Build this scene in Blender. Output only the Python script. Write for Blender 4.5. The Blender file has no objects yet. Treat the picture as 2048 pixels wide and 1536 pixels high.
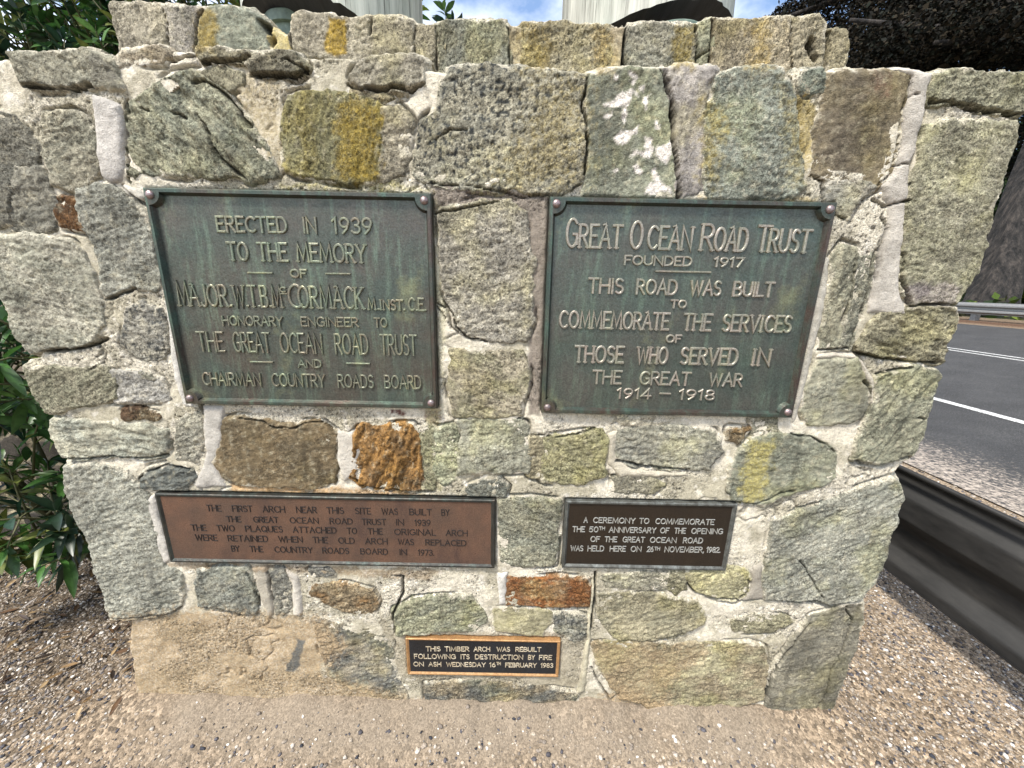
import bpy, math, random
import numpy as np
from mathutils import Matrix, Vector

# ------------------------------------------------------------------ camera, sky, sun, exposure
scene = bpy.context.scene
COL = scene.collection
GRID = 0.0036                      # spacing of the relief meshes on the pier, metres
DIST, EYE, FPX = 1.05, 1.5056, 769.0
PITCH, YAW, ROLL = math.radians(14.3893), math.radians(0.10807), math.radians(1.17093)


def cam_axes():
    f = np.array([math.sin(YAW)*math.cos(PITCH), math.cos(YAW)*math.cos(PITCH), -math.sin(PITCH)])
    r = np.array([math.cos(YAW), -math.sin(YAW), 0.0])
    u = np.cross(r, f)
    c, s = math.cos(ROLL), math.sin(ROLL)
    return r*c + u*s, u*c - r*s, f


AX_R, AX_U, AX_F = cam_axes()
EYEP = np.array([0.0, -DIST, EYE])
cam_data = bpy.data.cameras.new('camera')
cam_data.sensor_fit = 'HORIZONTAL'
cam_data.sensor_width = 36.0
cam_data.lens = FPX/2048*36.0
cam_data.clip_start = 0.02
cam_data.clip_end = 3000
cam = bpy.data.objects.new('camera', cam_data)
COL.objects.link(cam)
cam.matrix_world = Matrix(((AX_R[0], AX_U[0], -AX_F[0], EYEP[0]), (AX_R[1], AX_U[1], -AX_F[1], EYEP[1]),
                           (AX_R[2], AX_U[2], -AX_F[2], EYEP[2]), (0, 0, 0, 1)))
scene.camera = cam

SUN_EL, SUN_AZ = math.radians(58), math.radians(-40)   # azimuth from straight behind the camera, minus = from the left
sun_dir = Vector((math.sin(SUN_AZ)*math.cos(SUN_EL), -math.cos(SUN_AZ)*math.cos(SUN_EL), math.sin(SUN_EL)))
world = bpy.data.worlds.new('World')
scene.world = world
world.use_nodes = True
nt = world.node_tree
nt.nodes.clear()
w_out = nt.nodes.new('ShaderNodeOutputWorld')
w_bg = nt.nodes.new('ShaderNodeBackground')
w_sky = nt.nodes.new('ShaderNodeTexSky')
w_sky.sky_type = 'NISHITA'
w_sky.sun_disc = False
w_sky.sun_elevation = SUN_EL
w_sky.sun_rotation = math.atan2(sun_dir.x, sun_dir.y)
w_tc = nt.nodes.new('ShaderNodeTexCoord')
w_map = nt.nodes.new('ShaderNodeMapping')
w_map.inputs['Scale'].default_value = (1.0, 1.0, 1.8)
w_n = nt.nodes.new('ShaderNodeTexNoise')
w_n.inputs['Scale'].default_value = 2.2
w_n.inputs['Detail'].default_value = 7
w_n.inputs['Roughness'].default_value = 0.55
w_r = nt.nodes.new('ShaderNodeValToRGB')
w_r.color_ramp.elements[0].position = 0.44
w_r.color_ramp.elements[1].position = 0.66
w_mix = nt.nodes.new('ShaderNodeMixRGB')
w_mix.inputs[2].default_value = (8.0, 8.0, 7.9, 1)
nt.links.new(w_tc.outputs['Generated'], w_map.inputs['Vector'])
nt.links.new(w_map.outputs['Vector'], w_n.inputs['Vector'])
nt.links.new(w_n.outputs['Fac'], w_r.inputs['Fac'])
nt.links.new(w_r.outputs['Color'], w_mix.inputs[0])
nt.links.new(w_sky.outputs['Color'], w_mix.inputs[1])
nt.links.new(w_mix.outputs['Color'], w_bg.inputs['Color'])
w_bg.inputs['Strength'].default_value = 0.115
nt.links.new(w_bg.outputs['Background'], w_out.inputs['Surface'])

sun_data = bpy.data.lights.new('sun', 'SUN')
sun_data.energy = 2.5
sun_data.angle = math.radians(9)
sun_data.color = (1.0, 0.95, 0.86)
sun = bpy.data.objects.new('sun', sun_data)
COL.objects.link(sun)
sun.rotation_euler = (-sun_dir).to_track_quat('-Z', 'Y').to_euler()
scene.view_settings.view_transform = 'Standard'
scene.view_settings.look = 'None'
scene.view_settings.gamma = 1.0
scene.view_settings.exposure = 1.33

# ------------------------------------------------------------------ helpers
rng = np.random.default_rng(7)
random.seed(7)
SC = 700/2048
ZOOM = {'A': (0, 0, SC), 'B': (680, 0, SC), 'C': (1348, 0, SC), 'D': (0, 500, SC), 'E': (680, 500, SC), 'F': (1348, 500, SC),
        'G': (0, 1011, SC), 'H': (680, 1011, SC), 'I': (1348, 1011, SC), 'X': (0, 0, 1.0),
        'ML': (280, 360, 620/2048), 'MR': (1070, 380, 620/2048), 'MC': (300, 970, 710/2048), 'MB': (1100, 980, 400/2048), 'MS': (780, 1260, 370/2048)}


def pix(z, p):
    o = ZOOM[z]
    return (o[0] + p[0]*o[2], o[1] + p[1]*o[2])


def ray(px, py):
    return AX_R*(px - 1024)/FPX - AX_U*(py - 768)/FPX + AX_F


def on_wall(px, py, y=0.0):            # the point of the masonry plane Y = y measured at a pixel of the photograph
    d = ray(px, py)
    q = EYEP + d*(y + DIST)/d[1]
    return (q[0], q[2])


def at_x(px, py, x):
    d = ray(px, py)
    return EYEP + d*(x/d[0])


def wall_poly(z, pts, y=0.0):
    return np.array([on_wall(*pix(z, p), y) for p in pts])


def dull(c, k=.74):
    g = sum(c)/3
    return tuple(g + (q - g)*k for q in c)


def lin(c):
    c = np.asarray(c, float)/255
    return np.where(c <= 0.04045, c/12.92, ((c + 0.055)/1.055)**2.4)


def _hash(ix, iy, seed):
    h = (ix.astype(np.int64)*374761393 + iy.astype(np.int64)*668265263 + seed*2147483647 + 1013904223) & 0xffffffff
    h = ((h ^ (h >> 13))*1274126177) & 0xffffffff
    h = ((h ^ (h >> 16))*2246822519) & 0xffffffff
    return (h ^ (h >> 15)) & 0xffffffff


def perlin(x, y, seed=0):
    xi, yi = np.floor(x), np.floor(y)
    xf, yf = x - xi, y - yi
    u = xf*xf*xf*(xf*(xf*6 - 15) + 10)
    v = yf*yf*yf*(yf*(yf*6 - 15) + 10)

    def g(dx, dy):
        a = _hash(xi + dx, yi + dy, seed)/4294967296.0*2*np.pi
        return np.cos(a)*(xf - dx) + np.sin(a)*(yf - dy)
    a, b, c, d = g(0, 0), g(1, 0), g(0, 1), g(1, 1)
    return 1.5*((a*(1 - u) + b*u)*(1 - v) + (c*(1 - u) + d*u)*v)


def fbm(x, y, scale, octv=4, seed=0, gain=0.5, ridge=False):
    s, amp, tot = np.zeros_like(x, dtype=float), 1.0, 0.0
    for k in range(octv):
        n = perlin(x*scale + 13.7*k, y*scale + 7.3*k, seed + 101*k)
        s += amp*((1 - 2*np.abs(n)) if ridge else n)
        tot += amp
        amp *= gain
        scale *= 2.03
    return s/tot


def sstep(a, b, x):
    t = np.clip((x - a)/(b - a), 0, 1)
    return t*t*(3 - 2*t)


def sdf_poly(poly, X, Z):                # positive inside
    d = np.full(X.shape, 1e9)
    inside = np.zeros(X.shape, bool)
    n = len(poly)
    for i in range(n):
        ax, az = poly[i]
        bx, bz = poly[(i + 1) % n]
        ex, ez = bx - ax, bz - az
        L = ex*ex + ez*ez + 1e-12
        t = np.clip(((X - ax)*ex + (Z - az)*ez)/L, 0, 1)
        d = np.minimum(d, (X - ax - t*ex)**2 + (Z - az - t*ez)**2)
        if az != bz:
            c = ((az > Z) != (bz > Z)) & (X < (bx - ax)*(Z - az)/(bz - az) + ax)
            inside ^= c
    d = np.sqrt(d)
    return np.where(inside, d, -d)


def dist_line(pts, X, Z):
    d = np.full(X.shape, 1e9)
    for i in range(len(pts) - 1):
        ax, az = pts[i]
        ex, ez = pts[i + 1][0] - ax, pts[i + 1][1] - az
        L = ex*ex + ez*ez + 1e-12
        t = np.clip(((X - ax)*ex + (Z - az)*ez)/L, 0, 1)
        d = np.minimum(d, (X - ax - t*ex)**2 + (Z - az - t*ez)**2)
    return np.sqrt(d)


def link(o, parent=None):
    COL.objects.link(o)
    if parent is not None:
        o.parent = parent
    return o


def tag(o, label=None, cat=None, group=None, kind=None):
    if label:
        o['label'] = label
    if cat:
        o['category'] = cat
    if group:
        o['group'] = group
    if kind:
        o['kind'] = kind
    return o


def empty(name, loc, label, cat, group=None):
    o = bpy.data.objects.new(name, None)
    o.empty_display_size = 0.1
    o.location = loc
    link(o)
    return tag(o, label, cat, group)


def mesh_np(name, V, faces, mat, parent=None, col=None, smooth=True):
    """V (n,3) in world space; faces: list of (m,k) index arrays; one linked mesh object."""
    me = bpy.data.meshes.new(name)
    V = np.asarray(V, np.float32)
    if parent is not None:
        V = V - np.array(parent.location, np.float32)
    faces = [np.asarray(f, np.int32) for f in faces if len(f)]
    idx = np.concatenate([f.ravel() for f in faces])
    tot = np.concatenate([np.full(len(f), f.shape[1], np.int32) for f in faces])
    start = np.concatenate([[0], np.cumsum(tot)[:-1]]).astype(np.int32)
    me.vertices.add(len(V))
    me.vertices.foreach_set('co', V.ravel())
    me.loops.add(len(idx))
    me.loops.foreach_set('vertex_index', idx)
    me.polygons.add(len(tot))
    me.polygons.foreach_set('loop_start', start)
    try:
        me.polygons.foreach_set('loop_total', tot)
    except Exception:
        pass
    me.polygons.foreach_set('use_smooth', np.full(len(tot), bool(smooth)))
    if col is not None:
        a = me.attributes.new('tint', 'FLOAT_COLOR', 'POINT')
        c4 = np.ones((len(V), 4), np.float32)
        c4[:, :np.shape(col)[1]] = col
        a.data.foreach_set('color', c4.ravel())
    me.update(calc_edges=True)
    me.validate()
    if mat is not None:
        me.materials.append(mat)
    return link(bpy.data.objects.new(name, me), parent)


class MB:
    """collects simple solids in world space, built as one mesh"""
    def __init__(self):
        self.v, self.f = [], []

    def add(self, vs, fs):
        o = len(self.v)
        self.v += [tuple(p) for p in vs]
        self.f += [tuple(i + o for i in q) for q in fs]

    def box(self, a, b):
        x0, y0, z0 = a
        x1, y1, z1 = b
        self.add([(x0, y0, z0), (x1, y0, z0), (x1, y1, z0), (x0, y1, z0), (x0, y0, z1), (x1, y0, z1), (x1, y1, z1), (x0, y1, z1)],
                 [(0, 3, 2, 1), (4, 5, 6, 7), (0, 1, 5, 4), (1, 2, 6, 5), (2, 3, 7, 6), (3, 0, 4, 7)])

    def loft(self, rings, close=True, cap=True):
        n = len(rings[0])
        vs = [p for r in rings for p in r]
        fs = []
        for k in range(len(rings) - 1):
            for i in range(n if close else n - 1):
                j = (i + 1) % n
                fs.append((k*n + i, k*n + j, (k + 1)*n + j, (k + 1)*n + i))
        if cap:
            fs.append(tuple(range(n))[::-1])
            fs.append(tuple((len(rings) - 1)*n + i for i in range(n)))
        self.add(vs, fs)

    def tube(self, pts, rad, n=8):
        rings = []
        for k, p in enumerate(pts):
            p = Vector(p)
            t = (Vector(pts[min(k + 1, len(pts) - 1)]) - Vector(pts[max(k - 1, 0)])).normalized()
            a = t.orthogonal().normalized() if abs(t.z) < 0.95 else Vector((1, 0, 0))
            a = (a - t*a.dot(t)).normalized()
            b = t.cross(a)
            r = rad[k] if hasattr(rad, '__len__') else rad
            rings.append([tuple(p + a*r*math.cos(2*math.pi*i/n) + b*r*math.sin(2*math.pi*i/n)) for i in range(n)])
        self.loft(rings)

    def build(self, name, mat, parent=None, smooth=False):
        me = bpy.data.meshes.new(name)
        off = Vector(parent.location) if parent is not None else Vector((0, 0, 0))
        me.from_pydata([tuple(Vector(p) - off) for p in self.v], [], self.f)
        if smooth:
            me.polygons.foreach_set('use_smooth', [True]*len(me.polygons))
        me.materials.append(mat)
        me.update()
        return link(bpy.data.objects.new(name, me), parent)


# ------------------------------------------------------------------ materials
def new_mat(name):
    m = bpy.data.materials.new(name)
    m.use_nodes = True
    t = m.node_tree
    return m, t, t.nodes['Principled BSDF']


def nd(t, typ, **kw):
    n = t.nodes.new(typ)
    for k, v in kw.items():
        if k in n.inputs:
            n.inputs[k].default_value = v
        else:
            setattr(n, k, v)
    return n


def ramp(t, src, stops):
    r = t.nodes.new('ShaderNodeValToRGB')
    e = r.color_ramp.elements
    while len(e) < len(stops):
        e.new(0.5)
    for i, (p, c) in enumerate(stops):
        e[i].position = p
        e[i].color = (c, c, c, 1) if not hasattr(c, '__len__') else (*c, 1)
    t.links.new(src, r.inputs['Fac'])
    return r


def mixc(t, fac, a, b, mode='MIX'):
    m = t.nodes.new('ShaderNodeMixRGB')
    m.blend_type = mode
    for i, v in enumerate((fac, a, b)):
        if hasattr(v, 'is_output') or isinstance(v, bpy.types.NodeSocket):
            t.links.new(v, m.inputs[i])
        elif i == 0:
            m.inputs[0].default_value = v
        else:
            m.inputs[i].default_value = (*v, 1) if len(v) == 3 else v
    return m.outputs[0]


def noise(t, scale, detail=4, rough=0.6, vec=None, stretch=None):
    n = nd(t, 'ShaderNodeTexNoise', Scale=scale, Detail=detail, Roughness=rough)
    tc = nd(t, 'ShaderNodeTexCoord')
    src = tc.outputs['Object']
    if stretch:
        mp = nd(t, 'ShaderNodeMapping', Scale=stretch)
        t.links.new(src, mp.inputs['Vector'])
        src = mp.outputs['Vector']
    t.links.new(src, n.inputs['Vector'])
    return n


def bump(t, bsdf, src, strength, dist, prev=None):
    b = nd(t, 'ShaderNodeBump', Strength=strength, Distance=dist)
    t.links.new(src, b.inputs['Height'])
    if prev is not None:
        t.links.new(prev, b.inputs['Normal'])
    t.links.new(b.outputs['Normal'], bsdf.inputs['Normal'])
    return b.outputs['Normal']


def tint_mat(name, g1, g2, amp1, amp2, bd, rough=0.9, spec=0.25):
    """mineral surface: the mesh's own colour varied by fine grain, with a grain bump; the colour's alpha says how coarse the grain is"""
    m, t, b = new_mat(name)
    a = nd(t, 'ShaderNodeAttribute', attribute_name='tint')
    n1, n2 = noise(t, g1, 5, 0.7), noise(t, g2, 3, 0.6)
    g = mixc(t, 1.0, ramp(t, n1.outputs['Fac'], [(0.30, 1 - amp1), (0.5, 1.0), (0.70, 1 + amp1)]).outputs[0],
             ramp(t, n2.outputs['Fac'], [(0.30, 1 - amp2), (0.5, 1.0), (0.70, 1 + amp2)]).outputs[0], 'MULTIPLY')
    n3 = noise(t, g1*1.7, 2, 0.5)
    g = mixc(t, 1.0, g, ramp(t, n3.outputs['Fac'], [(0.33, .30), (0.42, 1.0), (0.60, 1.0), (0.70, 1.35)]).outputs[0], 'MULTIPLY')
    g = mixc(t, a.outputs['Alpha'], (1, 1, 1), g)
    c = mixc(t, 1.0, a.outputs['Color'], g, 'MULTIPLY')
    t.links.new(c, b.inputs['Base Color'])
    b.inputs['Roughness'].default_value = rough
    b.inputs['Specular IOR Level'].default_value = spec
    p = bump(t, b, n1.outputs['Fac'], 1.0, bd)
    t.links.new(a.outputs['Alpha'], b.inputs['Normal'].links[0].from_node.inputs['Strength'])
    bump(t, b, n2.outputs['Fac'], 0.8, bd*0.5, p)
    return m


M_STONE = tint_mat('stone', 130, 380, 0.65, 0.5, 0.009)
M_MORTAR = tint_mat('mortar', 120, 380, 0.35, 0.4, 0.009)


def grid_patch(poly, margin, s=None):
    s = s or GRID
    x0, z0 = poly.min(0) - margin
    x1, z1 = poly.max(0) + margin
    xs = np.arange(math.floor(x0/s), math.ceil(x1/s) + 1)*s
    zs = np.arange(math.floor(z0/s), math.ceil(z1/s) + 1)*s
    return np.meshgrid(xs, zs)


def relief(name, X, Z, Y, keep, depth, col, mat, parent, back_noise=0.0):
    """the kept cells of a grid as a rough front face, with sides running back into the masonry"""
    nz, nx = X.shape
    cell = keep[:-1, :-1] & keep[1:, :-1] & keep[:-1, 1:] & keep[1:, 1:]
    if not cell.any():
        return None
    j, i = np.nonzero(cell)
    vid = np.arange(nz*nx).reshape(nz, nx)
    q = np.stack([vid[j, i], vid[j, i + 1], vid[j + 1, i + 1], vid[j + 1, i]], 1)
    pc = np.pad(cell, 1)
    e = []
    m = cell & ~pc[:-2, 1:-1]; jj, ii = np.nonzero(m); e.append(np.stack([vid[jj, ii], vid[jj, ii + 1]], 1))
    m = cell & ~pc[2:, 1:-1]; jj, ii = np.nonzero(m); e.append(np.stack([vid[jj + 1, ii + 1], vid[jj + 1, ii]], 1))
    m = cell & ~pc[1:-1, :-2]; jj, ii = np.nonzero(m); e.append(np.stack([vid[jj + 1, ii], vid[jj, ii]], 1))
    m = cell & ~pc[1:-1, 2:]; jj, ii = np.nonzero(m); e.append(np.stack([vid[jj, ii + 1], vid[jj + 1, ii + 1]], 1))
    e = np.concatenate(e)
    used = np.unique(q)
    remap = np.full(nz*nx, -1)
    remap[used] = np.arange(len(used))
    V = np.stack([X.ravel()[used], Y.ravel()[used], Z.ravel()[used]], 1)
    C = col.reshape(-1, col.shape[-1])[used]
    bu = np.unique(e)
    rb = np.full(nz*nx, -1)
    rb[bu] = np.arange(len(bu)) + len(V)
    B = np.stack([X.ravel()[bu], Y.ravel()[bu], Z.ravel()[bu]], 1)
    K = B.copy()
    K[:, 1] = np.maximum(B[:, 1], 0) + depth
    if depth > 0.1:
        mid = B.copy(); mid[:, 1] = B[:, 1] + depth*0.5
        nn = fbm(mid[:, 0] + mid[:, 2], mid[:, 2]*1.7, 14, 3, 5)*0.012
        mid[:, 0] += nn*np.sign(mid[:, 0])
        n = len(bu)
        V = np.concatenate([V, B, mid, K])
        C = np.concatenate([C] + [col.reshape(-1, col.shape[-1])[bu]]*3)
        sk = np.concatenate([np.stack([rb[e[:, 1]], rb[e[:, 0]], rb[e[:, 0]] + n, rb[e[:, 1]] + n], 1),
                             np.stack([rb[e[:, 1]] + n, rb[e[:, 0]] + n, rb[e[:, 0]] + 2*n, rb[e[:, 1]] + 2*n], 1)])
    else:
        n = len(bu)
        V = np.concatenate([V, B, K])
        C = np.concatenate([C] + [col.reshape(-1, col.shape[-1])[bu]]*2)
        sk = np.stack([rb[e[:, 1]], rb[e[:, 0]], rb[e[:, 0]] + n, rb[e[:, 1]] + n], 1)
    return mesh_np(name, V, [remap[q], sk], mat, parent, C)

# ------------------------------------------------------------------ the stone pier: every stone of its front as it lies in the masonry
def S(z, pts, c, **k):
    k.update(z=z, pts=pts, c=c)
    return k


UP = [   # upper tier, set back
    S('A', [(640,30),(780,22),(935,28),(968,110),(985,300),(700,300),(665,160)], (164,158,142), c2=(142,137,124), an=70),
    S('A', [(942,28),(1080,35),(1178,52),(1152,112),(1140,310),(992,310),(972,120)], (162,158,158), c2=(140,138,135), an=80),
    S('A', [(1165,62),(1300,42),(1430,45),(1505,110),(1560,310),(1152,310),(1155,150)], (132,142,128), c2=(112,122,112), rg=.6),
    S('X', [(584,30),(640,25),(690,40),(701,70),(700,112),(583,112)], (162,156,140), c2=(140,134,118)),
    S('B', [(62,122),(180,90),(300,95),(400,112),(432,180),(430,345),(70,345)], (166,160,142), c2=(148,142,126)),
    S('B', [(440,142),(555,165),(562,400),(500,400),(440,360)], (158,150,126), c2=(140,135,115)),
    S('B', [(562,142),(750,118),(950,120),(985,170),(1000,420),(570,420)], (140,140,115), c2=(122,128,118), an=80),
    S('B', [(992,160),(1062,165),(1080,420),(1006,420)], (172,158,132), b=.010),
    S('B', [(1067,142),(1200,135),(1390,140),(1570,155),(1590,280),(1582,430),(1086,430)], (160, 150, 112), c2=(150, 146, 124), an=20),
    S('B', [(1600,165),(1662,165),(1655,430),(1592,430)], (172,158,128), b=.012, rg=.5),
    S('X', [(1256,51),(1300,43),(1345,50),(1395,48),(1396,145),(1251,145)], (150,150,136), c2=(128,132,122)),
    S('C', [(142,145),(228,112),(212,420),(140,420)], (142,146,118), c2=(120,128,110)),
    S('C', [(234,112),(500,122),(560,110),(672,108),(690,260),(682,430),(216,430)], (158, 146, 116), c2=(148, 138, 118), an=85),
    S('C', [(676,106),(850,100),(885,130),(880,260),(858,430),(690,430),(696,260)], (160, 152, 124), c2=(142, 134, 112)),
    S('C', [(928,175),(1020,182),(1032,235),(1000,430),(905,430)], (166, 156, 122), c2=(146, 138, 108)),
]
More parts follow.
